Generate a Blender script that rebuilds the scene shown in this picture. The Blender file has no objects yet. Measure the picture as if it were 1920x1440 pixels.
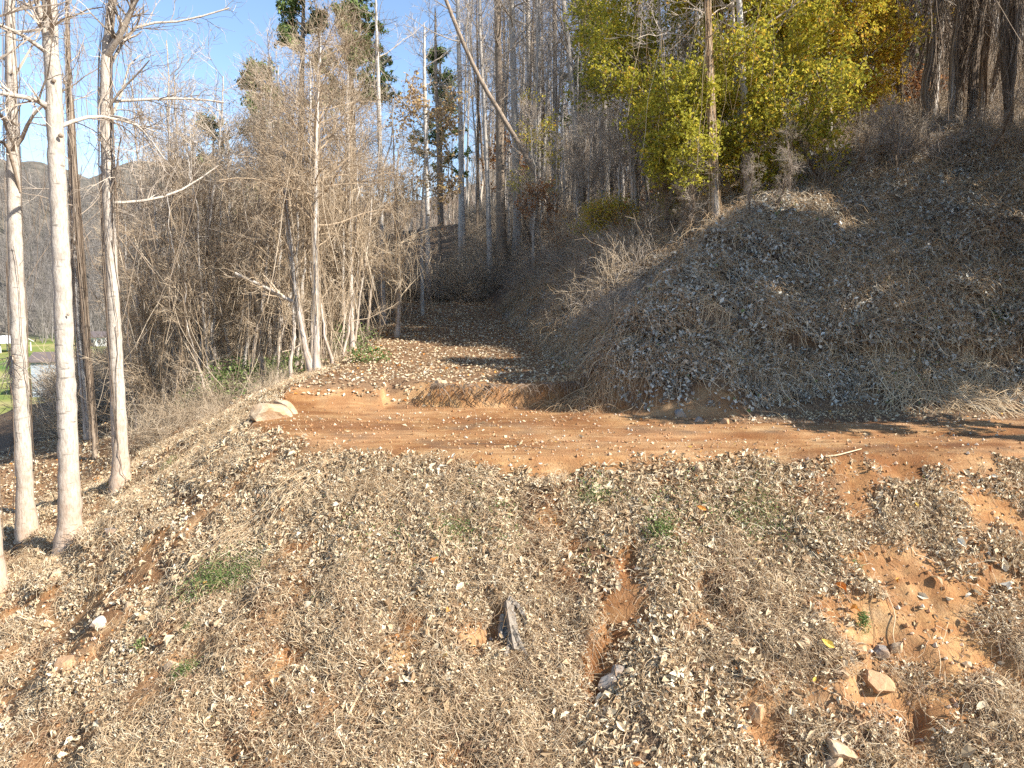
import bpy, math, random
import numpy as np
from mathutils import Vector, Quaternion

RNG = np.random.default_rng(7)
random.seed(7)
scene = bpy.context.scene
COL = scene.collection

# ------------------------------------------------------------------ camera
F = 1371.0                      # focal length in pixels of the 1920 px wide photograph
PITCH = math.atan(160.0 / F)
cam_d = bpy.data.cameras.new('camera')
cam_d.sensor_width = 36.0
cam_d.lens = 36.0 * F / 1920.0
cam_d.clip_start = 0.1
cam_d.clip_end = 6000.0
cam = bpy.data.objects.new('camera', cam_d)
COL.objects.link(cam)
cam.location = (0, 0, 0)
cam.rotation_euler = (math.pi / 2 - PITCH, 0, 0)
scene.camera = cam

# ------------------------------------------------------------------ light
SUN_AZ, SUN_EL = math.radians(62), math.radians(35)   # azimuth measured from straight behind the camera towards its right
S = Vector((math.sin(SUN_AZ) * math.cos(SUN_EL), -math.cos(SUN_AZ) * math.cos(SUN_EL), math.sin(SUN_EL)))
sd = bpy.data.lights.new('sun', 'SUN')
sd.energy = 5.0
sd.angle = math.radians(0.53)
sd.color = (1.0, 0.94, 0.85)
so = bpy.data.objects.new('sun', sd)
COL.objects.link(so)
so.rotation_euler = S.to_track_quat('Z', 'Y').to_euler()
w = bpy.data.worlds.new('World')
scene.world = w
w.use_nodes = True
nt = w.node_tree
nt.nodes.clear()
sky = nt.nodes.new('ShaderNodeTexSky')
sky.sky_type = 'NISHITA'
sky.sun_disc = False
sky.sun_elevation = SUN_EL
sky.sun_rotation = math.pi - SUN_AZ
sky.altitude = 900
sky.air_density = 1.0
sky.dust_density = 0.3
sky.ozone_density = 1.6
bg = nt.nodes.new('ShaderNodeBackground')
bg.inputs['Strength'].default_value = 0.115
wo = nt.nodes.new('ShaderNodeOutputWorld')
nt.links.new(sky.outputs[0], bg.inputs[0])
nt.links.new(bg.outputs[0], wo.inputs[0])
vs = scene.view_settings
vs.view_transform = 'Standard'
vs.look = 'None'
vs.gamma = 1.0
vs.use_curve_mapping = False
vs.exposure = 1.2
cy = scene.cycles
cy.max_bounces = 5
cy.diffuse_bounces = 3
cy.glossy_bounces = 1
cy.transmission_bounces = 2
cy.transparent_max_bounces = 4
cy.use_denoising = False

# ------------------------------------------------------------------ numpy helpers
def pix_dir(u, v):
    a = (np.asarray(u, float) - 960) / F
    b = (720 - np.asarray(v, float)) / F
    cp, sp = math.cos(PITCH), math.sin(PITCH)
    return np.stack([a, cp + b * sp + 0 * a, -sp + b * cp + 0 * a], -1)

def project(x, y, z):
    cp, sp = math.cos(PITCH), math.sin(PITCH)
    d = y * cp - z * sp
    up = y * sp + z * cp
    return 960 + F * x / d, 720 - F * up / d

def _hash(ix, iy, seed):
    h = (ix.astype(np.int64) * 374761393 + iy.astype(np.int64) * 668265263 + seed * 1442695041) & 0xFFFFFFFF
    h = ((h ^ (h >> 13)) * 1274126177) & 0xFFFFFFFF
    h = h ^ (h >> 16)
    return (h & 0xFFFFFF) / float(0xFFFFFF)

def vnoise(x, y, seed=0):
    x0 = np.floor(x); y0 = np.floor(y)
    fx = x - x0; fy = y - y0
    fx = fx * fx * fx * (fx * (fx * 6 - 15) + 10)
    fy = fy * fy * fy * (fy * (fy * 6 - 15) + 10)
    a = _hash(x0, y0, seed); b = _hash(x0 + 1, y0, seed)
    c = _hash(x0, y0 + 1, seed); d = _hash(x0 + 1, y0 + 1, seed)
    return (a * (1 - fx) + b * fx) * (1 - fy) + (c * (1 - fx) + d * fx) * fy

def fbm(x, y, wl, octaves=3, seed=0):
    """roughly -1..1"""
    s = 0.0; a = 1.0; t = 0.0
    for o in range(octaves):
        k = 2 ** o / wl
        ca, sa = math.cos(o * 0.9 + seed), math.sin(o * 0.9 + seed)
        s = s + a * (2 * vnoise((x * ca - y * sa) * k + 13.1 * o, (x * sa + y * ca) * k + 7.7 * o, seed + o) - 1)
        t += a; a *= 0.5
    return s / t

def sstep(a, b, x):
    t = np.clip((x - a) / (b - a), 0, 1)
    return t * t * (3 - 2 * t)

def smax(a, b, k):
    h = np.clip(0.5 + 0.5 * (a - b) / k, 0, 1)
    return b * (1 - h) + a * h + k * h * (1 - h)

def polyline_dist(x, y, pts):
    best = np.full(x.shape, 1e18)
    for (x0, y0), (x1, y1) in zip(pts[:-1], pts[1:]):
        dx, dy = x1 - x0, y1 - y0
        t = np.clip(((x - x0) * dx + (y - y0) * dy) / (dx * dx + dy * dy), 0, 1)
        best = np.minimum(best, (x - x0 - t * dx) ** 2 + (y - y0 - t * dy) ** 2)
    return np.sqrt(best)

def in_poly(x, y, pts):
    c = np.zeros(x.shape, bool)
    n = len(pts)
    for i in range(n):
        x0, y0 = pts[i]; x1, y1 = pts[(i + 1) % n]
        if y0 == y1:
            continue
        c ^= ((y0 > y) != (y1 > y)) & (x < (x1 - x0) * (y - y0) / (y1 - y0) + x0)
    return c

# ------------------------------------------------------------------ terrain shape (metres, camera at the origin)
TOE = [(400, 30), (60, 17.5), (25, 15.9), (14, 15.6), (10.5, 15.8), (6.5, 15.5), (4.4, 14.9), (3.2, 15.2), (2.0, 16.1), (1.5, 17.2),
       (1.5, 19), (1.1, 21.7), (0.1, 28), (-0.9, 36), (-2, 43), (-6, 50), (-16, 58), (-26, 78), (-47, 135), (-95, 270), (-500, 1500)]
HILL_POLY = TOE + [(1500, 1500), (1500, 30)]
EDGE = [(400, 25), (60, 12.4), (25, 11.6), (10, 11.55), (5.5, 11.25), (1.5, 11.35), (-1.3, 11.6), (-2.4, 12.0), (-4.0, 13.2), (-5.2, 14.6),
        (-5.5, 15.8), (-5.1, 17.6), (-4.9, 20.5), (-4.9, 26), (-5.6, 34), (-6.6, 43), (-12, 50), (-20, 58), (-31, 78), (-55, 135), (-105, 270), (-520, 1500)]
LOW_POLY = EDGE + [(-1500, 1500), (-1500, -1500), (1500, -1500), (1500, 25)]

def bank(s, x):
    c = np.interp(x, [-1, 3, 7, 12, 16], [7, 4.6, 5.8, 8.2, 9.2])      # how far up the cut the steep part reaches
    e = np.where(s < 3, 0.85 * s, 2.55 + 0.62 * (s - 3))
    top = 2.55 + 0.62 * (c - 3)
    z = np.minimum(e, top) + np.interp(x, [0, 7, 12, 20], [0.20, 0.20, 0.24, 0.36]) * np.clip(s - c, 0, 26) + 0.17 * np.clip(s - c - 26, 0, 200)
    return z

def masks(x, y):
    hs = np.where(in_poly(x, y, HILL_POLY), polyline_dist(x, y, TOE), 0.0)
    ls = np.where(in_poly(x, y, LOW_POLY), polyline_dist(x, y, EDGE), 0.0)
    return hs, ls

def H(x, y, full=False):
    x = np.asarray(x, float); y = np.asarray(y, float)
    wob = fbm(x, y, 2.2, 2, 5) * 0.35
    hs, ls = masks(x + wob * 0.6, y + wob * 0.5)
    near = sstep(60, 25, y)
    # the level of road, cut step and path
    zi = -2.5 + 0.012 * np.clip(x, 0, 60)
    cut_w = np.where(x < -1.9, 0.1 + 1.0 * np.clip((-1.9 - x), 0, 1.6), 0.1)
    cut_y = 16.75 + 0.10 * fbm(x, x * 0, 0.7, 2, 9) + 0.05 * (x + .2) ** 2 * (np.abs(x) < 3)
    st = sstep(0, 1, (y - cut_y) / cut_w + 0.5)
    zi = zi + st * (0.52 + 0.04 * fbm(x, y, 0.8, 2, 3)) + np.interp(y, [16.8, 21.7, 34, 42, 60, 100, 1500], [0, 0.06, 0.97, 1.87, 2.5, 1.0, -12]) * np.where(y > 16.8, 1, 0)
    # low ground
    zl = np.interp(y, [-30, 5, 12, 15, 24, 50, 80, 1500], [-8, -7.2, -6.1, -5.35, -5.2, -10.0, -14, -14])
    zl = zl - 0.10 * np.clip(-x - 8, 0, 25) * sstep(40, 15, y) + 0.05 * np.clip(x + 6, 0, 10) * sstep(14, 8, y) * 0
    slope = np.where(y > 19, 0.42, 0.80)
    slope = np.interp(y + 0.3 * np.clip(x + 5, -9, 0), [11.0, 13.5, 15.5, 17.5, 20.5, 38, 60], [0.80, 0.67, 0.58, 0.5, 0.33, 0.33, 0.9])
    zz = smax(zi - slope * ls, zl, 0.9) if True else zi
    zz = np.where(ls <= 0, zi, np.minimum(zz, zi))
    z = zz + bank(hs, x)
    # a shoulder on the right-hand hill
    z = z + 0.6 * np.exp(-(((x - 12.3) / 2.6) ** 2 + ((y - 25.5) / 2.2) ** 2)) + 0.7 * np.exp(-(((x - 2.5) / .8) ** 2 + ((y - 16.5) / .55) ** 2))
    # valley and mountain
    r = np.hypot(x, y)
    m = sstep(250, 900, r) * (y > 100)
    ridge = 165 + 55 * fbm(x, y, 420, 4, 21) + 28 * fbm(x, y, 90, 3, 22)
    left = sstep(-0.15, -0.42, x / np.maximum(y, 1))
    z = z + m * ridge * (0.55 + 0.45 * left)
    # relief
    road = sstep(0.6, 0, np.maximum(hs, ls))
    amp = 1 - 0.88 * road
    rb = sstep(0.2, 2.0, hs) * near
    lf = sstep(0.3, 1.0, ls) * sstep(18, 15, y)
    z = z + amp * (0.12 * fbm(x, y, 1.3, 3, 1) + 0.05 * fbm(x, y, 0.36, 2, 2) * near)
    z = z + rb * (0.55 * fbm(x, y, 2.2, 3, 31) + 0.26 * fbm(x, y, 0.8, 2, 32))
    z = z + lf * (0.12 * fbm(x * 1.0, y * 0.45, 0.7, 2, 41) - 0.16 * np.abs(fbm(x + .6 * y, y * .4, 0.9, 2, 42)))
    z = z + 0.012 * fbm(x, y, 0.35, 3, 12) * road
    # wheel ruts along the road
    rut = np.exp(-((y - 12.75 - 0.03 * x) / 0.16) ** 2) + np.exp(-((y - 14.35 - 0.03 * x) / 0.16) ** 2)
    z = z - 0.085 * rut * road * sstep(0, 4, x)
    # a small erosion scarp under the road edge and bare slide scars
    for (u, v, ru, rv, rot, dep) in SCARS:
        px, py = SC_POS[(u, v)]
        d = math.hypot(px, py) / F
        a = (x - px) / d; b = -(y - py) / (d * 0.9)
        ca, sa = math.cos(math.radians(rot)), math.sin(math.radians(rot))
        q = ((a * ca + b * sa) / ru) ** 2 + ((-a * sa + b * ca) / rv) ** 2
        z = z - dep * np.exp(-q * q) * (0.8 + 0.5 * fbm(x, y, 0.25, 2, 51))
    if full:
        return z, hs, ls
    return z

SCARS, SC_POS = [], {}
def at(u, v, tmax=1500):
    """where the photograph's sight line through (u, v) meets the ground"""
    d = pix_dir(u, v)
    t = np.geomspace(5, tmax, 2600)
    z = H(d[0] * t, d[1] * t)
    k = np.argmax(d[2] * t < z)
    if not (d[2] * t < z).any():
        k = len(t) - 1
    lo, hi = t[max(k - 1, 0)], t[k]
    tt = np.linspace(lo, hi, 20)
    z = H(d[0] * tt, d[1] * tt)
    m = d[2] * tt < z
    k2 = np.argmax(m) if m.any() else 19
    T = tt[k2]
    return float(d[0] * T), float(d[1] * T), float(z[k2])

# scars: pixel centre, radii, rotation (clockwise, down-right positive), depth
_sc = [(1730, 1075, 110, 38, 20, .16), (1640, 1045, 50, 30, 10, .10), (1800, 1175, 110, 40, 45, .12), (1620, 925, 34, 60, 10, .08),
       (1690, 1300, 110, 40, 15, .12), (1690, 1180, 130, 60, 20, .06), (1440, 1350, 40, 60, -35, .10), (1125, 1245, 34, 90, 12, .13), (1165, 1150, 45, 60, -40, .07),
       (765, 1190, 34, 50, 10, .07), (540, 1245, 26, 55, 15, .07), (880, 1190, 40, 30, 0, .06), (425, 930, 90, 26, -42, .08),
       (1690, 880, 40, 26, 10, .16), (1250, 905, 30, 12, 0, .02), (1040, 885, 55, 16, 0, .12), (165, 1235, 26, 24, 0, .22), (275, 1315, 45, 18, -20, .10),
       (60, 1290, 90, 30, -10, .03), (340, 1240, 60, 28, -20, .05), (850, 1400, 45, 40, 0, .06), (1705, 1325, 30, 42, 0, .25), (1185, 1050, 30, 40, 0, .12),
       (935, 1160, 30, 30, 0, .15), (1860, 950, 60, 30, 20, .05), (1420, 1225, 60, 18, 30, .08), (500, 1090, 60, 20, -40, .04), (60, 1130, 80, 20, 0, .02), (250, 1050, 60, 14, -20, .03)]
for q in _sc:
    p = at(q[0], q[1])
    SC_POS[(q[0], q[1])] = (p[0], p[1])
SCARS = _sc
BARE_ONLY = [(230, 1120, 200, 70, -15), (80, 1400, 170, 60, -10), (120, 960, 140, 40, -10), (320, 1010, 100, 40, -30), (380, 860, 110, 35, -20), (60, 1200, 120, 60, 0), (300, 1300, 120, 40, -15), (1560, 940, 80, 30, 10), (1800, 890, 100, 20, 0), (1860, 1080, 60, 90, 20), (1530, 1290, 90, 40, 20), (590, 1330, 60, 50, -40), (470, 1170, 70, 60, -40), (1330, 1130, 50, 60, 10), (700, 1290, 40, 60, 10)]
for q in BARE_ONLY:
    p = at(q[0], q[1])
    SC_POS[(q[0], q[1])] = (p[0], p[1])

def bare_mask(x, y, hs, ls):
    b = np.zeros(x.shape)
    for lst, g in ((_sc, 1.0), (BARE_ONLY, 0.68)):
        for q in lst:
            u, v, ru, rv, rot = q[:5]
            px, py = SC_POS[(u, v)]
            d = math.hypot(px, py) / F
            a = (x - px) / d; bb = -(y - py) / (d * 0.9)
            ca, sa = math.cos(math.radians(rot)), math.sin(math.radians(rot))
            qq = ((a * ca + bb * sa) / (ru * 1.15)) ** 2 + ((-a * sa + bb * ca) / (rv * 1.15)) ** 2
            qq = qq + 0.5 * fbm(x, y, 0.35, 3, 61)
            b = np.maximum(b, g * sstep(1.3, 0.7, qq))
    b = np.maximum(b, 0.75 * sstep(.0, .14, .5 + .5 * fbm(x + .5 * y, y * .6, 0.9, 3, 91) - np.where(x < -1.5, .54, .59)) * (ls > .2) * (y < 16))
    b = np.maximum(b, 0.5 * sstep(-6, -8.5, x) * (y < 30) * (ls > 0))
    platform = sstep(0.45, 0.0, np.maximum(hs, ls) + 0.35 * fbm(x, y, 0.6, 3, 62)) * sstep(17.3, 17.0, y)
    shoulder = sstep(14.2, 14.8, y + .3 * fbm(x, y, .5, 2, 65)) * sstep(3.5, 5.5, x)
    platform = platform * (1 - .85 * shoulder)
    cutface = sstep(0.5, 0.2, np.abs(y - 16.9)) * sstep(-2.6, -1.9, x) * sstep(5, 4.2, x) * (hs < .5)
    toe = .7 * sstep(.9, 0.4, hs + 0.3 * fbm(x, y, 0.5, 2, 63)) * sstep(2.0, 3.0, x) * sstep(5.2, 4.6, x) * (y < 18) 
    lip = sstep(0.55, 0.2, ls + 0.3 * fbm(x, y, 0.5, 2, 64)) * sstep(3.5, 6, x) * 0.9
    return np.clip(np.maximum.reduce([b, platform, cutface, toe * (hs > 0), lip * (ls > 0)]), 0, 1)

def normal_at(x, y):
    e = 0.06
    gx = (H(x + e, y) - H(x - e, y)) / (2 * e)
    gy = (H(x, y + e) - H(x, y - e)) / (2 * e)
    n = np.stack([-gx, -gy, np.ones_like(gx)], -1)
    return n / np.linalg.norm(n, axis=-1, keepdims=True)

# ------------------------------------------------------------------ mesh buffer
class Buf:
    def __init__(self):
        self.v, self.q, self.t, self.tint, self.n = [], [], [], [], 0
    def add(self, v, q=None, t=None, tint=None):
        v = np.asarray(v, float).reshape(-1, 3)
        self.v.append(v)
        if q is not None and len(q): self.q.append(np.asarray(q, np.int64) + self.n)
        if t is not None and len(t): self.t.append(np.asarray(t, np.int64) + self.n)
        self.tint.append(np.full(len(v), 0.5) if tint is None else np.asarray(tint, float))
        self.n += len(v)
    def data(self, name, mat, smooth=False, origin=(0, 0, 0)):
        me = bpy.data.meshes.new(name)
        V = np.concatenate(self.v) - np.asarray(origin)
        Q = np.concatenate(self.q) if self.q else np.zeros((0, 4), np.int64)
        T = np.concatenate(self.t) if self.t else np.zeros((0, 3), np.int64)
        me.vertices.add(len(V)); me.vertices.foreach_set('co', V.astype(np.float32).ravel())
        nl = Q.size + T.size
        me.loops.add(nl)
        me.loops.foreach_set('vertex_index', np.concatenate([Q.ravel(), T.ravel()]).astype(np.int32))
        me.polygons.add(len(Q) + len(T))
        st = np.concatenate([np.arange(len(Q)) * 4, Q.size + np.arange(len(T)) * 3]).astype(np.int32)
        me.polygons.foreach_set('loop_start', st)
        me.polygons.foreach_set('use_smooth', np.full(len(st), smooth))
        a = me.attributes.new('tint', 'FLOAT', 'POINT')
        a.data.foreach_set('value', np.concatenate(self.tint).astype(np.float32))
        me.update(calc_edges=True)
        me.materials.append(mat)
        return me
    def build(self, name, mat, parent=None, smooth=False, origin=(0, 0, 0)):
        o = bpy.data.objects.new(name, self.data(name, mat, smooth, origin))
        COL.objects.link(o)
        if parent is not None:
            o.parent = parent
        else:
            o.location = origin
        return o

def tag(o, label=None, cat=None, group=None, kind=None):
    if label: o['label'] = label
    if cat: o['category'] = cat
    if group: o['group'] = group
    if kind: o['kind'] = kind
    return o

def empty(name, loc, label, cat, group=None, rz=0):
    o = bpy.data.objects.new(name, None)
    COL.objects.link(o)
    o.empty_display_size = 0.3
    o.location = loc
    o.rotation_euler = (0, 0, rz)
    return tag(o, label, cat, group)

def copy_tree(root, loc, rz, scale, label, group, cat=None, tilt=(0, 0)):
    r = root.copy(); COL.objects.link(r)
    r.location = loc; r.rotation_euler = (tilt[0], tilt[1], rz); r.scale = scale
    r['label'] = label
    if group: r['group'] = group
    for ch in root.children:
        c = ch.copy(); COL.objects.link(c); c.parent = r
    return r

def tubes(buf, P, R, sides=3, tint=None, cap=False):
    """P (N,K,3), R (N,K)"""
    P = np.asarray(P, float); R = np.asarray(R, float)
    N, K, _ = P.shape
    T = np.gradient(P, axis=1)
    T /= np.linalg.norm(T, axis=2, keepdims=True) + 1e-9
    mean = P[:, -1] - P[:, 0]
    ref = np.where((np.abs(mean[:, 2]) > 0.8 * np.linalg.norm(mean, axis=1))[:, None], np.array([[1.0, 0.13, 0]]), np.array([[0.05, 0.1, 1.0]]))
    A = np.cross(T, ref[:, None, :]); A /= np.linalg.norm(A, axis=2, keepdims=True) + 1e-9
    B = np.cross(T, A)
    th = np.arange(sides) * 2 * math.pi / sides
    V = P[:, :, None, :] + R[:, :, None, None] * (A[:, :, None, :] * np.cos(th)[None, None, :, None] + B[:, :, None, :] * np.sin(th)[None, None, :, None])
    idx = np.arange(N * K * sides).reshape(N, K, sides)
    a = idx[:, :-1, :]; b = np.roll(idx, -1, axis=2)[:, :-1, :]
    c = np.roll(idx, -1, axis=2)[:, 1:, :]; d = idx[:, 1:, :]
    q = np.stack([a, b, c, d], -1).reshape(-1, 4)
    tt = np.repeat(RNG.random(N) if tint is None else np.broadcast_to(tint, (N,)), K * sides)
    buf.add(V.reshape(-1, 3), q=q, tint=tt)

def grow(P, R, n, t0, t1, ang, length, K, up=0.0, wob=0.25, rr=0.5, rmin=0.004, taper=0.35, ang_sd=0.2, shrink=0.5, keep=None, bias=None):
    N, Kp, _ = P.shape
    idx = np.repeat(np.arange(N), n)
    M = len(idx)
    tf = t0 + (t1 - t0) * RNG.random(M)
    t = tf * (Kp - 1)
    i = np.clip(np.floor(t).astype(int), 0, Kp - 2)
    f = (t - i)[:, None]
    a = P[idx, i]; b = P[idx, i + 1]
    pos = a * (1 - f) + b * f
    tan = b - a; tan /= np.linalg.norm(tan, axis=1, keepdims=True) + 1e-9
    r = RNG.normal(size=(M, 3))
    if bias is not None: r = r + np.asarray(bias)
    per = r - (r * tan).sum(1, keepdims=True) * tan
    per /= np.linalg.norm(per, axis=1, keepdims=True) + 1e-9
    an = ang + ang_sd * RNG.normal(size=M)
    d = np.cos(an)[:, None] * tan + np.sin(an)[:, None] * per
    r0 = (R[idx, i] * (1 - f[:, 0]) + R[idx, i + 1] * f[:, 0]) * rr
    r0 = np.maximum(r0 * (0.7 + 0.5 * RNG.random(M)), rmin)
    L = length * (1 - shrink * (tf - t0) / max(t1 - t0, 1e-6)) * (0.6 + 0.7 * RNG.random(M))
    out = np.empty((M, K, 3)); out[:, 0] = pos
    step = (L / (K - 1))[:, None]
    cur = pos.copy()
    for k in range(1, K):
        d = d + wob * RNG.normal(size=(M, 3)) * 0.6
        d[:, 2] += up
        d /= np.linalg.norm(d, axis=1, keepdims=True)
        cur = cur + d * step
        out[:, k] = cur
    rad = np.maximum(r0[:, None] * np.linspace(1, taper, K)[None, :], rmin * 0.6)
    return out, rad

def leaves(buf, C, size, nrm=None, spread=1.0, tint=None, droop=0.0, detail=False, aspect=0.62):
    """C (N,3) leaf centres"""
    N = len(C)
    n = RNG.normal(size=(N, 3)) * spread
    if nrm is not None: n = n + nrm
    n /= np.linalg.norm(n, axis=1, keepdims=True) + 1e-9
    r = RNG.normal(size=(N, 3)); r[:, 2] -= droop
    a = r - (r * n).sum(1, keepdims=True) * n
    a /= np.linalg.norm(a, axis=1, keepdims=True) + 1e-9
    b = np.cross(n, a)
    s = (np.asarray(size) * (0.55 + 0.8 * RNG.random(N)))[:, None] * 0.5
    tt = RNG.random(N) if tint is None else tint
    ws = aspect * (0.75 + 0.5 * RNG.random(N))[:, None]
    fold = (0.1 + 0.7 * RNG.random(N) ** 1.5)[:, None] * s
    if not detail:
        v = np.stack([C - a * s, C - b * s * ws + n * fold, C + a * s, C + b * s * ws + n * fold], 1)
        i = np.arange(N)[:, None] * 4
        t = np.concatenate([i + [0, 1, 2], i + [0, 2, 3]], 0)
        buf.add(v.reshape(-1, 3), t=t, tint=np.repeat(tt, 4))
    else:
        curl = (RNG.random(N)[:, None] - 0.2) * s * 1.5
        j = lambda: (0.8 + 0.4 * RNG.random(N))[:, None]
        v = np.stack([C - a * s - n * curl * .5,
                      C - a * s * .35 - b * s * ws * 1.1 * j() + n * fold,
                      C + a * s * .35 - b * s * ws * .85 * j() + n * fold * .7,
                      C + a * s - n * curl,
                      C + a * s * .35 + b * s * ws * .85 * j() + n * fold * 1.2,
                      C - a * s * .35 + b * s * ws * 1.1 * j() + n * fold,
                      C + n * 0.1 * fold], 1)
        i = np.arange(N)[:, None] * 7
        t = np.concatenate([i + [0, 1, 6], i + [1, 2, 6], i + [2, 3, 6], i + [3, 4, 6], i + [4, 5, 6], i + [5, 0, 6]], 0)
        buf.add(v.reshape(-1, 3), t=t, tint=np.repeat(tt, 7))

# ------------------------------------------------------------------ materials
def ramp(nt, fac, stops):
    n = nt.nodes.new('ShaderNodeValToRGB')
    e = n.color_ramp.elements
    while len(e) > 1: e.remove(e[-1])
    e[0].position, e[0].color = stops[0][0], (*stops[0][1], 1)
    for p, c in stops[1:]:
        x = e.new(p); x.color = (*c, 1)
    nt.links.new(fac, n.inputs[0])
    return n.outputs[0]

def new_mat(name):
    m = bpy.data.materials.new(name)
    m.use_nodes = True
    nt = m.node_tree
    b = nt.nodes['Principled BSDF']
    b.inputs['Roughness'].default_value = 0.85
    b.inputs['Specular IOR Level'].default_value = 0.2
    return m, nt, b

def noise(nt, scale, detail=4, coord=None, rough=0.6, stretch=None):
    n = nt.nodes.new('ShaderNodeTexNoise')
    n.inputs['Scale'].default_value = scale
    n.inputs['Detail'].default_value = detail
    n.inputs['Roughness'].default_value = rough
    if coord is None:
        tc = nt.nodes.new('ShaderNodeTexCoord'); coord = tc.outputs['Object']
    if stretch:
        mp = nt.nodes.new('ShaderNodeMapping'); mp.inputs['Scale'].default_value = stretch
        nt.links.new(coord, mp.inputs[0]); coord = mp.outputs[0]
    nt.links.new(coord, n.inputs['Vector'])
    return n.outputs[0]

def mix(nt, fac, a, b, blend='MIX'):
    n = nt.nodes.new('ShaderNodeMix'); n.data_type = 'RGBA'; n.blend_type = blend
    for s, v in ((0, fac), (6, a), (7, b)):
        if hasattr(v, 'is_linked'): nt.links.new(v, n.inputs[s])
        elif isinstance(v, tuple): n.inputs[s].default_value = (*v, 1)
        else: n.inputs[s].default_value = v
    return n.outputs[2]

def bump(nt, b, h, strength=0.5, dist=0.02):
    n = nt.nodes.new('ShaderNodeBump')
    n.inputs['Strength'].default_value = strength
    n.inputs['Distance'].default_value = dist
    nt.links.new(h, n.inputs['Height'])
    nt.links.new(n.outputs[0], b.inputs['Normal'])

def tint_mat(name, stops, trans=0.0, rough=0.85, var=0.0):
    m, nt, b = new_mat(name)
    at_ = nt.nodes.new('ShaderNodeAttribute'); at_.attribute_name = 'tint'
    c = ramp(nt, at_.outputs['Fac'], stops)
    if var:
        oi = nt.nodes.new('ShaderNodeObjectInfo')
        c = mix(nt, oi.outputs['Random'], c, mix(nt, 1.0, c, (var, var * .97, var * .95), 'MULTIPLY'))
    nt.links.new(c, b.inputs['Base Color'])
    b.inputs['Roughness'].default_value = rough
    if trans:
        tr = nt.nodes.new('ShaderNodeBsdfTranslucent'); nt.links.new(c, tr.inputs[0])
        ms = nt.nodes.new('ShaderNodeMixShader'); ms.inputs[0].default_value = trans
        nt.links.new(b.outputs[0], ms.inputs[1]); nt.links.new(tr.outputs[0], ms.inputs[2])
        nt.links.new(ms.outputs[0], nt.nodes['Material Output'].inputs[0])
    return m

def bark_mat(name, a, b_, c, mud=True, fine=18.0, hstr=(1, 1, .25), marks=0.3):
    m, nt, b = new_mat(name)
    tc = nt.nodes.new('ShaderNodeTexCoord'); co = tc.outputs['Object']
    n1 = noise(nt, fine, 6, co, 0.65, hstr)
    col = ramp(nt, n1, [(0.30, a), (0.5, b_), (0.72, c)])
    n2 = noise(nt, 5, 4, co, 0.6, (1, 1, 0.8))
    col = mix(nt, ramp(nt, n2, [(0.52, (0, 0, 0)), (0.68, (marks, marks, marks))]), col, tuple(k * 0.62 for k in b_))
    n3 = noise(nt, 3.2, 3, co, 0.5, (1, 1, 4))          # darker rings and scars
    col = mix(nt, ramp(nt, n3, [(0.63, (0, 0, 0)), (0.70, (marks * 1.6,) * 3)]), col, tuple(k * 0.45 for k in b_))
    if mud:
        sp = nt.nodes.new('ShaderNodeSeparateXYZ'); nt.links.new(co, sp.inputs[0])
        mr = nt.nodes.new('ShaderNodeMapRange')
        mr.inputs[1].default_value = 0.0; mr.inputs[2].default_value = 2.4; mr.inputs[3].default_value = 0.75; mr.inputs[4].default_value = 0.0
        nt.links.new(sp.outputs[2], mr.inputs[0])
        mm = nt.nodes.new('ShaderNodeMath'); mm.operation = 'MULTIPLY'
        nt.links.new(mr.outputs[0], mm.inputs[0]); nt.links.new(noise(nt, 4, 4, co), mm.inputs[1])
        col = mix(nt, mm.outputs[0], col, (0.42, 0.23, 0.11))
    nt.links.new(col, b.inputs['Base Color'])
    b.inputs['Roughness'].default_value = 0.9
    bump(nt, b, n1, 0.7, 0.02)
    return m

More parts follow.
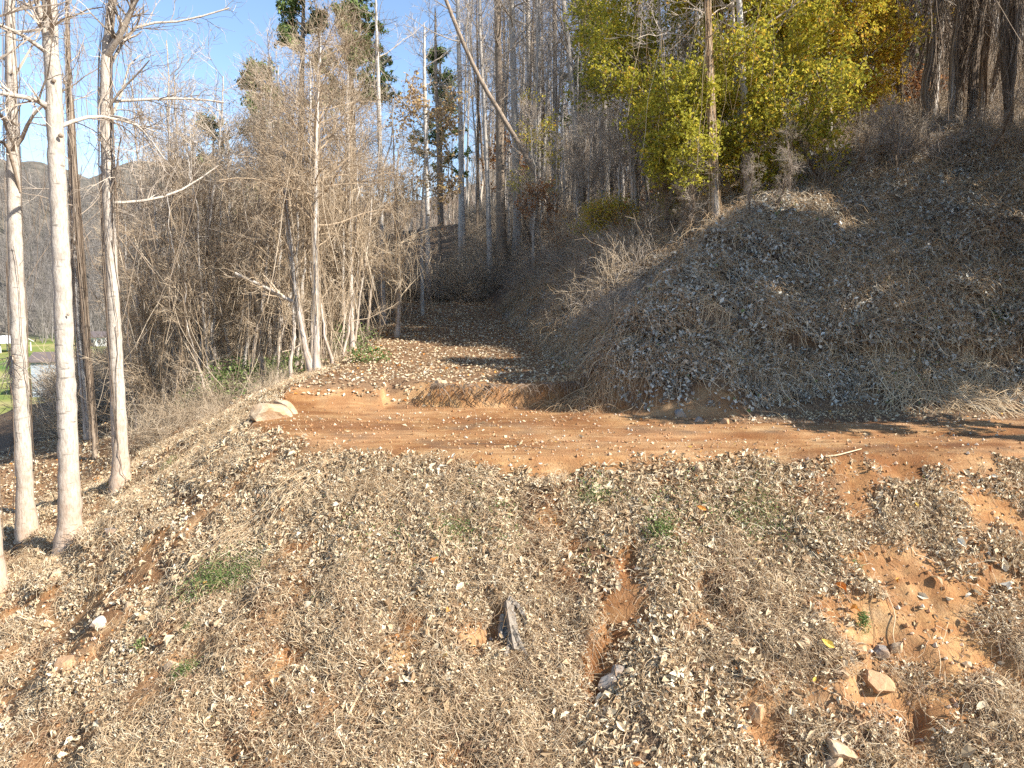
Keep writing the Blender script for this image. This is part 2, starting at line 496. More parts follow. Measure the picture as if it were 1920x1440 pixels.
def ground_mat():
    m, nt, b = new_mat('ground_soil')
    tc = nt.nodes.new('ShaderNodeTexCoord'); co = tc.outputs['Object']
    ba = nt.nodes.new('ShaderNodeAttribute'); ba.attribute_name = 'bare'
    ma = nt.nodes.new('ShaderNodeAttribute'); ma.attribute_name = 'zone'
    n1 = noise(nt, 2.2, 8, co, 0.65); n2 = noise(nt, 28, 6, co, 0.7); n3 = noise(nt, 0.5, 4, co)
    soil = ramp(nt, n1, [(0.30, (0.20, 0.088, 0.030)), (0.44, (0.35, 0.180, 0.068)), (0.56, (0.45, 0.275, 0.12)), (0.72, (0.55, 0.385, 0.21))])
    soil = mix(nt, ramp(nt, n2, [(0.3, (0.75,) * 3), (0.6, (0.0,) * 3)]), soil, (0.24, 0.11, 0.05))
    soil = mix(nt, ramp(nt, n3, [(0.45, (0, 0, 0)), (0.65, (0.5,) * 3)]), soil, (0.52, 0.31, 0.16))
    duff = ramp(nt, n2, [(0.3, (0.05, 0.034, 0.022)), (0.5, (0.14, 0.092, 0.058)), (0.66, (0.26, 0.18, 0.115)), (0.8, (0.40, 0.31, 0.21))])
    streak = noise(nt, 1.6, 6, co, .6, (.35, 3.2, 1))
    soil = mix(nt, ramp(nt, streak, [(0.42, (0.6,) * 3), (0.56, (0.0,) * 3)]), soil, (0.27, 0.125, 0.05))
    da = nt.nodes.new('ShaderNodeAttribute'); da.attribute_name = 'damp'
    soil = mix(nt, da.outputs['Fac'], soil, mix(nt, 1.0, soil, (.55, .44, .36), 'MULTIPLY'))
    col = mix(nt, ba.outputs['Fac'], duff, soil)
    # zone 1: valley meadow, zone 2: wooded mountain
    g = ramp(nt, noise(nt, 0.05, 5, co), [(0.35, (0.10, 0.17, 0.035)), (0.5, (0.22, 0.24, 0.06)), (0.62, (0.36, 0.31, 0.13)), (0.7, (0.14, 0.2, 0.05))])
    mt = ramp(nt, noise(nt, 0.06, 8, co, 0.75), [(0.35, (0.045, 0.05, 0.035)), (0.5, (0.13, 0.115, 0.09)), (0.65, (0.22, 0.19, 0.15))])
    mrr = nt.nodes.new('ShaderNodeMapRange'); mrr.inputs[1].default_value = 0.0; mrr.inputs[2].default_value = 1.0
    nt.links.new(ma.outputs['Fac'], mrr.inputs[0])
    col = mix(nt, mrr.outputs[0], col, g)
    mr2 = nt.nodes.new('ShaderNodeMapRange'); mr2.inputs[1].default_value = 1.0; mr2.inputs[2].default_value = 2.0
    nt.links.new(ma.outputs['Fac'], mr2.inputs[0])
    col = mix(nt, mr2.outputs[0], col, mt)
    nt.links.new(col, b.inputs['Base Color'])
    b.inputs['Roughness'].default_value = 0.95
    bump(nt, b, n2, 0.8, 0.03)
    return m

M = {}
M['ground'] = ground_mat()
M['pale'] = bark_mat('pale_bark', (0.27, 0.22, 0.17), (0.45, 0.395, 0.33), (0.54, 0.485, 0.42), fine=26, marks=.6)
M['birch'] = bark_mat('whitish_bark', (0.32, 0.29, 0.25), (0.50, 0.46, 0.41), (0.60, 0.56, 0.50), fine=10, marks=0.5)
M['grey'] = bark_mat('grey_bark', (0.28, 0.24, 0.20), (0.46, 0.41, 0.35), (0.58, 0.53, 0.46), mud=False, marks=0.5)
M['brown'] = bark_mat('brown_bark', (0.16, 0.12, 0.085), (0.29, 0.225, 0.165), (0.42, 0.34, 0.26), mud=False, marks=0.3)
M['twig_tan'] = tint_mat('tan_twigs', [(0, (0.28, 0.205, 0.13)), (0.5, (0.50, 0.39, 0.265)), (1, (0.66, 0.56, 0.42))], var=0.7)
M['twig_grey'] = tint_mat('grey_twigs', [(0, (0.20, 0.165, 0.125)), (0.5, (0.40, 0.335, 0.265)), (1, (0.60, 0.52, 0.43))], var=0.8)
M['vine'] = tint_mat('dead_vine', [(0, (0.20, 0.12, 0.065)), (0.45, (0.44, 0.30, 0.17)), (0.8, (0.60, 0.46, 0.29)), (1, (0.70, 0.59, 0.42))])
M['vine_dark'] = tint_mat('hanging_vine', [(0, (0.09, 0.065, 0.045)), (0.6, (0.21, 0.155, 0.11)), (1, (0.36, 0.29, 0.22))])
M['litter'] = tint_mat('dead_leaves', [(0, (0.24, 0.145, 0.08)), (0.25, (0.42, 0.295, 0.17)), (0.5, (0.56, 0.44, 0.28)), (0.8, (0.66, 0.56, 0.39)), (0.93, (0.74, 0.68, 0.54)), (0.94, (0.62, 0.31, 0.07)), (0.985, (0.55, 0.20, 0.05)), (0.99, (0.7, 0.5, 0.1))], trans=0.12)
M['brownlitter'] = tint_mat('brown_leaf_mould', [(0, (0.10, 0.06, 0.035)), (0.5, (0.24, 0.145, 0.085)), (0.93, (0.38, 0.26, 0.16))])
M['kudzu'] = tint_mat('withered_vine_leaves', [(0, (0.10, 0.075, 0.055)), (0.3, (0.25, 0.21, 0.165)), (0.6, (0.42, 0.40, 0.34)), (0.93, (0.70, 0.69, 0.62)), (0.96, (0.14, 0.19, 0.06)), (1, (0.20, 0.24, 0.08))], trans=0.1)
M['weed'] = tint_mat('green_weed', [(0, (0.07, 0.12, 0.03)), (0.6, (0.17, 0.24, 0.07)), (1, (0.33, 0.36, 0.16))], trans=0.3)
M['ygreen'] = tint_mat('yellow_green_leaves', [(0, (0.17, 0.18, 0.03)), (0.35, (0.36, 0.35, 0.05)), (0.65, (0.55, 0.50, 0.07)), (0.88, (0.68, 0.53, 0.06)), (1, (0.62, 0.36, 0.06))], trans=0.45)
M['gold'] = tint_mat('gold_leaves', [(0, (0.35, 0.22, 0.03)), (0.4, (0.58, 0.40, 0.04)), (0.8, (0.70, 0.52, 0.07)), (1, (0.60, 0.25, 0.05))], trans=0.45)
M['rust'] = tint_mat('rusty_leaves', [(0, (0.20, 0.08, 0.03)), (0.5, (0.42, 0.18, 0.06)), (1, (0.55, 0.32, 0.14))], trans=0.3)
M['beige'] = tint_mat('beige_leaves', [(0, (0.34, 0.22, 0.12)), (0.6, (0.52, 0.38, 0.22)), (1, (0.60, 0.42, 0.14))], trans=0.3)
M['far_twigs'] = tint_mat('far_bare_twigs', [(0, (0.10, 0.09, 0.08)), (1, (0.27, 0.245, 0.22))], var=0.8)
M['needle'] = tint_mat('pine_needles', [(0, (0.05, 0.08, 0.025)), (0.6, (0.14, 0.20, 0.06)), (1, (0.26, 0.32, 0.11))], trans=0.2, var=1.25)

# ------------------------------------------------------------------ the ground sheet
def ground():
    r = [2.0]
    while r[-1] < 3200:
        s = 0.16 if r[-1] < 6 else 0.0052 if r[-1] < 19 else 0.011 if r[-1] < 62 else 0.035
        if r[-1] < 6: r.append(r[-1] + 0.5)
        else: r.append(r[-1] * (1 + s))
    r = np.array([0.0, 1.0] + r)
    a = np.concatenate([np.linspace(-180, -75, 22)[:-1], np.linspace(-75, -43, 40)[:-1], np.linspace(-43, 43, 330)[:-1], np.linspace(43, 75, 60)[:-1], np.linspace(75, 180, 22)[:-1]])
    A, Rr = np.meshgrid(np.radians(a), r)
    X = Rr * np.sin(A); Y = Rr * np.cos(A)
    Z, hs, ls = H(X, Y, True)
    bare = bare_mask(X, Y, hs, ls)
    zone = np.maximum(sstep(52, 62, Y) * sstep(10, 25, ls) * (ls > 0), 2 * sstep(245, 300, np.hypot(X, Y)) * (Y > 60) * (hs <= 0))
    # patches of bare soil between litter on the low left ground
    bare = np.maximum(bare, 0.45 * sstep(-6, -9, X) * sstep(30, 20, Y) * (hs <= 0))
    bare = np.maximum(bare, 0.35 * sstep(0.45, 0.6, vnoise(X / 0.5, Y / 0.5, 77)) * sstep(16, 13, Y))
    bare = np.maximum(bare, 0.35 * (np.maximum(hs, ls) < 0.3) * (Y > 17) * (Y < 46))
    ru_ = np.exp(-((Y - 12.75 - 0.03 * X) / 0.2) ** 2) + np.exp(-((Y - 14.2 - 0.03 * X) / 0.22) ** 2)
    damp = np.clip(ru_ * sstep(0.5, 5, X) * sstep(.3, .55, .5 + .5 * fbm(X * .4, Y * 3, 1.2, 3, 301)) + .8 * np.exp(-((Y - 11.75 - .02 * X) / .22) ** 2) * sstep(2, 6, X) * sstep(.4, .6, .5 + .5 * fbm(X, Y, .8, 2, 302))
                   + .7 * sstep(.55, .72, .5 + .5 * fbm(X * .5, Y * 1.6, 1.4, 3, 303)) * (Y < 17), 0, 1)
    V = np.stack([X, Y, Z], -1).reshape(-1, 3)
    n, k = X.shape
    idx = np.arange(n * k).reshape(n, k)
    q = np.stack([idx[:-1], np.roll(idx, -1, 1)[:-1], np.roll(idx, -1, 1)[1:], idx[1:]], -1)[:, :, ::-1].reshape(-1, 4)
    c = V[q].mean(1)
    hs_, ls_ = masks(c[:, 0], c[:, 1])
    rr_ = np.hypot(c[:, 0], c[:, 1])
    inner = np.maximum(hs_, ls_) < 0.05
    road = inner & (c[:, 1] < 16.95) & (c[:, 0] > -6)
    path = inner & (c[:, 1] >= 16.95) & (c[:, 1] < 46)
    mount = (rr_ > 270) & (c[:, 1] > 60)
    field = (ls_ > 20) & (c[:, 1] > 58) & ~mount
    rest = ~(road | path | mount | field)
    for nm, mk, lab in (('ground', rest, 'orange clay slope under leaf litter and dead vines'), ('dirt_road', road, 'bare orange dirt road cut across the slope'),
                        ('dirt_path', path, 'leaf strewn track climbing into the woods'), ('valley_field', field, 'green and straw coloured valley meadow'),
                        ('mountain', mount, 'far wooded mountain ridge')):
        qq = q[mk]
        u, inv = np.unique(qq.ravel(), return_inverse=True)
        bf = Buf(); bf.add(V[u], q=inv.reshape(-1, 4))
        o = bf.build(nm, M['ground'], smooth=True)
        for an, arr in (('bare', bare), ('zone', zone), ('damp', damp)):
            at_ = o.data.attributes.new(an, 'FLOAT', 'POINT')
            at_.data.foreach_set('value', arr.ravel()[u].astype(np.float32))
        tag(o, lab, kind='structure')
ground()

# ------------------------------------------------------------------ litter, vines and leaves that nobody could count
def sample(n, x0, x1, y0, y1):
    return x0 + (x1 - x0) * RNG.random(n), y0 + (y1 - y0) * RNG.random(n)

def in_view(x, y, z, m=200):
    u, v = project(x, y, z)
    return (u > -m) & (u < 1920 + m) & (v > -m) & (v < 1440 + m * 2)

def litter_foreground():
    # leaves on the bank below the road and on the low ground at the left
    x, y = sample(330000, -16, 14, 6.5, 24)
    z, hs, ls = H(x, y, True)
    b = bare_mask(x, y, hs, ls)
    cl = 0.5 + 0.5 * fbm(x, y, 1.1, 3, 71)
    leafy = 0.35 + 0.65 * sstep(0.35, 0.6, cl)
    leafy *= np.where((x < -6) | (y > 16), 0.55, 1.0)
    p = (1 - 0.8 * b) * leafy * (ls > 0.1) + 0.05 * (ls <= 0.1) * (hs <= 0.1) * (y < 16.7) * (0.3 + 1.4 * sstep(0.45, 0.6, vnoise(x / .8, y / .4, 5))) + 0.8 * (hs <= 0.1) * (ls <= .1) * sstep(14.2, 14.8, y) * sstep(3.5, 5.5, x) * (y < 17)
    p = np.where(y > 16, p * 0.6, p)
    k = (RNG.random(len(x)) < p * 0.72) & in_view(x, y, z) & (hs <= 0.05)
    x, y, z = x[k], y[k], z[k]
    nr = normal_at(x, y)
    lift = (RNG.random(len(x)) ** 1.8) * 0.10 * (0.35 + 1.3 * (0.5 + 0.5 * fbm(x, y, 0.5, 2, 72)))
    lift = np.where(ls[k] <= 0.1, 0.008, lift)
    C = np.stack([x, y, z], -1) + nr * (lift + 0.008)[:, None]
    ty = 0.5 + 0.5 * fbm(x, y, 1.6, 2, 73)
    tint = np.clip(RNG.random(len(x)) * 0.75 + 0.35 * ty - 0.05, 0, 0.925)
    tint = np.where(RNG.random(len(x)) < 0.022, 0.94 + 0.06 * RNG.random(len(x)), tint)
    size = 0.035 + 0.11 * RNG.random(len(x)) ** 4
    size = np.where(ls[k] <= 0.1, size * .62, size)
    buf = Buf()
    big = y < 12.6
    leaves(buf, C[big], size[big] * 1.15, nr[big], 0.65, tint[big], detail=True, aspect=.4)
    leaves(buf, C[~big], size[~big] * 1.3, nr[~big], 0.6, tint[~big], aspect=.45)
    o = buf.build('leaf_litter', M['litter'])
    tag(o, 'pale and tan dead leaves strewn over the bank below the road', 'leaf litter', kind='stuff')

def strands(buf, x, y, head, length, K, lift, rad, tint=None, curl=0.35, follow=0.25):
    N = len(x)
    P = np.empty((N, K, 3)); st = (length / (K - 1))
    ph = RNG.random(N) * 6.28
    h = head.copy()
    for k in range(K):
        z = H(x, y)
        a = np.sin(np.linspace(0, math.pi, K)[k]) * lift + 0.006
        P[:, k] = np.stack([x, y, z + a], -1)
        h = h + curl * RNG.normal(size=N)
        x = x + np.cos(h) * st; y = y + np.sin(h) * st
    R = rad[:, None] * np.linspace(1, 0.55, K)[None]
    tubes(buf, P, R, 3, tint)

def vines_foreground():
    buf = Buf()
    # bundles of dead runners combed down the slope
    nb = 1000
    bx, by = sample(nb, -9, 11, 7.3, 12.6)
    hs, ls = masks(bx, by)
    bz = H(bx, by)
    k = (ls > 0.15) & in_view(bx, by, bz)
    bx, by = bx[k], by[k]
    n = 6
    base = np.where(bx < -0.5, math.radians(236), math.radians(272)) + 0.35 * RNG.normal(size=len(bx))
    X = np.repeat(bx, n) + 0.16 * RNG.normal(size=len(bx) * n)
    Y = np.repeat(by, n) + 0.16 * RNG.normal(size=len(bx) * n)
    Hd = np.repeat(base, n) + 0.45 * RNG.normal(size=len(X))
    b = bare_mask(X, Y, *masks(X, Y))
    kk = (RNG.random(len(X)) > b * 0.85)
    X, Y, Hd = X[kk], Y[kk], Hd[kk]
    L = 0.25 + 0.6 * RNG.random(len(X)) ** 2
    strands(buf, X, Y, Hd, L, 7, 0.015 + 0.09 * RNG.random(len(X)) ** 2, 0.0018 + 0.003 * RNG.random(len(X)) ** 3, tint=np.clip(RNG.normal(0.5, 0.25, len(X)), 0, 1))
    # random short twigs and stalks
    x, y = sample(26000, -15, 12, 6.8, 17)
    z, hs, ls = H(x, y, True)
    b = bare_mask(x, y, hs, ls)
    k = (RNG.random(len(x)) < (1 - 0.9 * b)) & (hs < 0.05) & (ls > 0.05) & in_view(x, y, z)
    x, y = x[k], y[k]
    strands(buf, x, y, RNG.random(len(x)) * 6.28, 0.10 + 0.22 * RNG.random(len(x)), 4, 0.10 * RNG.random(len(x)) ** 2, 0.0022 + 0.002 * RNG.random(len(x)), curl=0.3)
    o = buf.build('dead_vines', M['vine'])
    tag(o, 'tangled tan runners of dead vine combed down the bank', 'dead vines', kind='stuff')
    # long pale stems lying diagonally from the road edge at the left
    buf = Buf()
    p0, p1 = at(650, 850), at(340, 1120)
    n = 300
    t = RNG.random(n) * 0.8
    off = RNG.normal(size=n) * (0.10 + 0.34 * t)
    dx, dy = p1[0] - p0[0], p1[1] - p0[1]
    l = math.hypot(dx, dy)
    X = p0[0] + dx * t - dy / l * off; Y = p0[1] + dy * t + dx / l * off
    hd = math.atan2(dy, dx) + 0.26 * RNG.normal(size=n)
    strands(buf, X, Y, hd, 0.4 + 1.1 * RNG.random(n), 9, 0.03 + 0.16 * RNG.random(n) ** 2, 0.0025 + 0.005 * RNG.random(n) ** 2, tint=0.35 + 0.65 * RNG.random(n), curl=0.12)
    o = buf.build('pale_stems', M['vine'])
    tag(o, 'sheaf of long pale dead stems lying diagonally down the left bank', 'dead stems', kind='stuff')

def gravel():
    buf = Buf()
    x, y = sample(60000, -11, 12, 7.3, 16.9)
    z, hs, ls = H(x, y, True)
    b = bare_mask(x, y, hs, ls)
    k = (RNG.random(len(x)) < b * np.where(ls < .3, .35, 1)) & in_view(x, y, z)
    x, y, z = x[k], y[k], z[k]
    s = 0.005 + 0.04 * RNG.random(len(x)) ** 7
    s = np.where(y > 11.5, s * .8, s)
    o8 = np.array([[1, 0, 0], [0, 1, 0], [-1, 0, 0], [0, -1, 0], [0, 0, 1], [0, 0, -1.]])
    V = np.stack([x, y, z + s * .3], -1)[:, None] + o8[None] * s[:, None, None] * (0.6 + 0.7 * RNG.random((len(x), 6, 1)))
    f = np.array([[0, 1, 4], [1, 2, 4], [2, 3, 4], [3, 0, 4], [1, 0, 5], [2, 1, 5], [3, 2, 5], [0, 3, 5]])
    T = (np.arange(len(x))[:, None, None] * 6 + f[None]).reshape(-1, 3)
    buf.add(V.reshape(-1, 3), t=T, tint=np.repeat(RNG.random(len(x)), 6))
    m = tint_mat('clods', [(0, (0.25, 0.12, 0.05)), (0.6, (0.45, 0.25, 0.13)), (1, (0.55, 0.46, 0.36))])
    tag(buf.build('gravel', m), 'orange clods and pebbles on the bare clay', 'gravel', kind='stuff')

def kudzu_bank():
    buf = Buf(); vb = Buf()
    x, y = sample(300000, -1, 24, 14.8, 34)
    z, hs, ls = H(x, y, True)
    b = bare_mask(x, y, hs, ls)
    d = np.hypot(x, y)
    cl = 0.5 + 0.5 * fbm(x, y, 1.6, 3, 81)
    p = (0.25 + 0.75 * sstep(0.3, 0.62, cl)) * (1 - 0.95 * b) * np.clip(17 / d, 0, 1) ** 1.2
    p = p * np.where(hs > 10, 0.5, 1)
    k = (RNG.random(len(x)) < p * 0.62) & (hs > 0.1) & in_view(x, y, z, 150)
    x, y, z, hs = x[k], y[k], z[k], hs[k]
    nr = normal_at(x, y)
    lift = RNG.random(len(x)) ** 1.4 * 0.28 * (0.4 + 1.2 * (0.5 + 0.5 * fbm(x, y, 0.8, 2, 82))) * sstep(0, 1.2, hs) + 0.02
    C = np.stack([x, y, z], -1) + nr * lift[:, None]
    face = nr + np.array([0, -0.5, 0.1])
    g = sstep(0.60, 0.72, 0.5 + 0.5 * fbm(x, y, 2.0, 2, 84))
    tint = np.clip(RNG.random(len(x)) * 0.85 + 0.12 * cl[k], 0, 0.93)
    tint = np.where(RNG.random(len(x)) < 0.02 + 0.22 * g, 0.96 + 0.04 * RNG.random(len(x)), tint)
    leaves(buf, C, 0.10 * (1 + 0.012 * (y - 16)), face, 0.7, tint, droop=1.2, aspect=0.55)
    tag(buf.build('withered_leaves', M['kudzu']), 'grey withered vine leaves blanketing the shaded right bank', 'withered leaves', kind='stuff')
    # runners through them
    x, y = sample(9000, -1.5, 20, 15, 32)
    z, hs, ls = H(x, y, True)
    k = (hs > 0.2) & in_view(x, y, z, 150) & (bare_mask(x, y, hs, ls) < 0.6)
    x, y, z = x[k], y[k], z[k]
    n = len(x)
    strands(vb, x, y, math.radians(255) + 0.9 * RNG.normal(size=n), 0.4 + 1.0 * RNG.random(n) ** 2, 7, 0.08 + 0.3 * RNG.random(n) ** 1.5, 0.0035 + 0.004 * RNG.random(n) ** 2, curl=0.32)
    # the frayed pile by the cut
    c = at(1140, 735)
    n = 800
    X = c[0] + 0.5 * RNG.normal(size=n); Y = c[1] + 0.3 * RNG.normal(size=n) + .6
    strands(vb, X, Y, math.radians(250) + 0.8 * RNG.normal(size=n), 0.3 + 0.5 * RNG.random(n), 7, 0.05 + 0.2 * RNG.random(n), 0.003 + 0.003 * RNG.random(n), curl=0.3, tint=0.1 + 0.7 * RNG.random(n))
    # pale runners hanging over the lower right bank
    for (u0, v0, u1, v1, m) in ((1700, 690, 1600, 770, 90), (1850, 660, 1740, 760, 80), (1390, 610, 1320, 690, 60), (1780, 740, 1905, 770, 50)):
        a, b2 = at(u0, v0), at(u1, v1)
        n = m * 3
        X = a[0] + 0.35 * RNG.normal(size=n); Y = a[1] + 0.3 * RNG.normal(size=n)
        strands(vb, X, Y, math.atan2(b2[1] - a[1], b2[0] - a[0]) + 0.4 * RNG.normal(size=n), 0.6 + 0.9 * RNG.random(n), 8, 0.1 + 0.25 * RNG.random(n), 0.004 + 0.005 * RNG.random(n) ** 2, tint=0.6 + 0.4 * RNG.random(n), curl=0.25)
    tag(vb.build('vine_runners', M['vine']), 'brown runners looping over the shaded right bank', 'dead vines', kind='stuff')

def litter_far():
    buf = Buf()
    # leaves on the track and beneath the woods
    x, y = sample(160000, -22, 26, 16.8, 60)
    z, hs, ls = H(x, y, True)
    d = np.hypot(x, y)
    k = (RNG.random(len(x)) < np.clip(34 / d, 0, 1)) & ((hs < 0.3) | (hs > 6)) & in_view(x, y, z, 120)
    x, y, z, hs = x[k], y[k], z[k], hs[k]
    nr = normal_at(x, y)
    C = np.stack([x, y, z], -1) + nr * (0.01 + 0.04 * RNG.random(len(x)) ** 2)[:, None]
    tint = np.clip(RNG.random(len(x)) * 0.93, 0, 0.93)
    tint = np.where(RNG.random(len(x)) < np.where(hs > 6, 0.16, 0.03), 0.95 + 0.03 * RNG.random(len(x)), tint)
    leaves(buf, C, 0.095, nr, 0.35, tint)
    tag(buf.build('fallen_leaves', M['litter']), 'fallen leaves on the track and under the woods', 'fallen leaves', kind='stuff')

def roots():
    buf = Buf()
    n = 420
    x = -1.9 + 5.4 * RNG.random(n) ** 1.2
    y = 16.72 + 0.05 * x * x * 0.3 + 0.08 * RNG.normal(size=n)
    x = np.where(RNG.random(n) < 0.15, x, x)
    P = np.empty((n, 6, 3))
    z0 = H(x, y + 0.25) + 0.02
    L = 0.06 + 0.42 * RNG.random(n) ** 1.6
    dx = RNG.normal(size=n) * 0.16; dy = -0.06 - 0.22 * RNG.random(n)
    for k in range(6):
        t = k / 5
        P[:, k] = np.stack([x + dx * t + 0.015 * RNG.normal(size=n), y - 0.02 + dy * min(1, t * 2), z0 + 0.03 * math.sin(t * 3) - L * t], -1)
    tubes(buf, P, (0.003 + 0.009 * RNG.random(n) ** 2)[:, None] * np.linspace(1, .5, 6)[None], 3)
    tag(buf.build('hanging_roots', M['vine_dark']), 'frayed roots hanging over the low clay cut behind the road', 'roots', kind='stuff')

litter_foreground()
vines_foreground()
gravel()
kudzu_bank()
litter_far()
roots()

# ------------------------------------------------------------------ trees
def trunk_path(pxs, Y, extra=0, ztop=None):
    """pixel polyline (u, v, width) at depth Y -> world points and radii, resampled"""
    P, R = [], []
    for u, v, wd in pxs:
        d = pix_dir(u, v)
        t = Y / d[1]
        P.append(d * t); R.append(wd / 2 * Y / F * 0.95 * math.cos(math.atan((u - 960) / F)))
    P = np.array(P); R = np.array(R)
    if extra:
        dr = P[-1] - P[-2]; dr /= np.linalg.norm(dr)
        P = np.vstack([P, P[-1] + dr * extra * .5 + [0.1, 0.2, 0], P[-1] + dr * extra]); R = np.append(R, [R[-1] * .75, R[-1] * 0.4])
    s = np.concatenate([[0], np.cumsum(np.linalg.norm(np.diff(P, axis=0), axis=1))])
    K = 26
    q = np.linspace(0, s[-1], K)
    PP = np.stack([np.interp(q, s, P[:, i]) for i in range(3)], -1)
    # smooth the corners
    for _ in range(2):
        PP[1:-1] = PP[1:-1] * .5 + (PP[:-2] + PP[2:]) * .25
    return PP[None], np.interp(q, s, R)[None]

def flare(P, R):
    R = R.copy()
    z = P[0, :, 2] - P[0, 0, 2]
    R[0] *= 1 + 0.45 * np.exp(-z / 0.28)
    return R

def trunk_from(pxs, Y, extra=0, sink=0.25):
    P, R = trunk_path(pxs, Y, extra)
    x, y = P[0, 0, 0], P[0, 0, 1]
    zg = float(H(np.array([x]), np.array([y]))[0])
    # stand it on the ground
    head = np.array([[x, y, zg - sink], [x, y, zg + 0.15]])
    m = P[0, :, 2] > zg + 0.35
    P2 = np.vstack([head, P[0][m]]); R2 = np.concatenate([[R[0, 0]] * 2, R[0][m]])
    o = (x, y, zg)
    z = P2[:, 2] - zg
    R2 = R2 * (1 + 0.65 * np.exp(-np.maximum(z, 0) / 0.22))
    return P2[None], R2[None], o

def trunk_mesh(P, R, sides=12):
    b = Buf()
    N, K = R.shape
    # denser rings, a little uneven
    s = np.linspace(0, K - 1, K * 3)
    i = np.clip(s.astype(int), 0, K - 2); f = (s - i)
    PP = P[:, i] * (1 - f)[None, :, None] + P[:, i + 1] * f[None, :, None]
    RR = R[:, i] * (1 - f) + R[:, i + 1] * f
    RR = RR * (1 + 0.035 * RNG.normal(size=RR.shape))
    PP = PP + 0.006 * RNG.normal(size=PP.shape)
    tubes(b, PP, RR, sides)
    return b

def make_tree(name, label, pxs, Y, bark, twig, extra=4, limbs=8, l_len=2.2, l_t=(0.4, 0.98), sub=4, tw=4, l_up=0.05, group=None, cat='tree',
              crown_bias=None, limb_px=(), rr=0.35, droop=0.0, tw_r=0.006, vines=0, leafm=None, leafn=0, leafsize=0.1, leaf_tint=None, lang=1.0, sub_len=.5, sides=12, vine_mat='vine_dark', limb_bark=None):
    P, R, o = trunk_from(pxs, Y, extra)
    root = empty(name, o, label, cat, group)
    trunk_mesh(P, R, sides).build('trunk', M[bark], root, smooth=True, origin=o)
    LP, LR = grow(P, R, limbs, l_t[0], l_t[1], lang, l_len, 7, up=l_up, wob=0.22, rr=rr, rmin=0.012, bias=crown_bias)
    cb = Buf()
    if limbs: tubes(cb, LP, LR, 5, 0.55)
    extra_l = []
    for lp in limb_px:                      # limbs seen in the photograph
        q = np.array([pix_dir(u, v) * ((Y + dy) / pix_dir(u, v)[1]) for u, v, wd, dy in lp])
        r_ = np.array([wd / 2 * Y / F for u, v, wd, dy in lp])
        s = np.linspace(0, len(q) - 1, 7); i = np.clip(s.astype(int), 0, len(q) - 2); f = s - i
        qq = q[i] * (1 - f)[:, None] + q[i + 1] * f[:, None]
        for _ in range(1): qq[1:-1] = qq[1:-1] * .5 + (qq[:-2] + qq[2:]) * .25
        extra_l.append((qq, np.interp(s, np.arange(len(q)), r_)))
    if extra_l:
        EP = np.stack([e[0] for e in extra_l]); ER = np.stack([e[1] for e in extra_l])
        lb = Buf(); 
        for k in range(len(EP)):
            b = Buf(); tubes(b, EP[k:k + 1], ER[k:k + 1], 8)
            b.build('limb', M[limb_bark or bark], root, smooth=True, origin=o)
        XP, XR = grow(EP, ER, 9, .15, 1, .75, 1.1, 6, up=.02, wob=.3, rr=.45, rmin=.006); tubes(cb, XP, XR, 3)
        YP, YR = grow(XP, XR, 6, .2, 1, .7, .45, 5, up=.0, wob=.35, rr=.6, rmin=.004); tubes(cb, YP, YR, 3)
        LP = np.concatenate([LP, EP]); LR = np.concatenate([LR, ER])
    if len(LP) and sub:
        SP, SR = grow(LP, LR, sub, 0.25, 1.0, 0.75, l_len * sub_len, 6, up=0.05 - droop, wob=0.3, rr=0.45, rmin=tw_r)
        tubes(cb, SP, SR, 3)
        if tw:
            TP, TR = grow(SP, SR, tw, 0.2, 1.0, 0.7, l_len * sub_len * .5, 5, up=0.03 - droop, wob=0.35, rr=0.6, rmin=tw_r * .8)
            tubes(cb, TP, TR, 3)
        if leafm:
            src = TP if tw else SP
            nn = leafn
            ii = RNG.integers(0, len(src), nn); kk = RNG.integers(1, src.shape[1], nn)
            C = src[ii, kk] + 0.12 * RNG.normal(size=(nn, 3))
            lb = Buf()
            leaves(lb, C, leafsize, None, 1, leaf_tint(C) if leaf_tint else None)
            lb.build('leaves', M[leafm], root, origin=o)
    if cb.n: cb.build('branches', M[twig], root, origin=o)
    if vines:
        hang_vines(P, R, vines, LP, root, o, vine_mat)
    return root

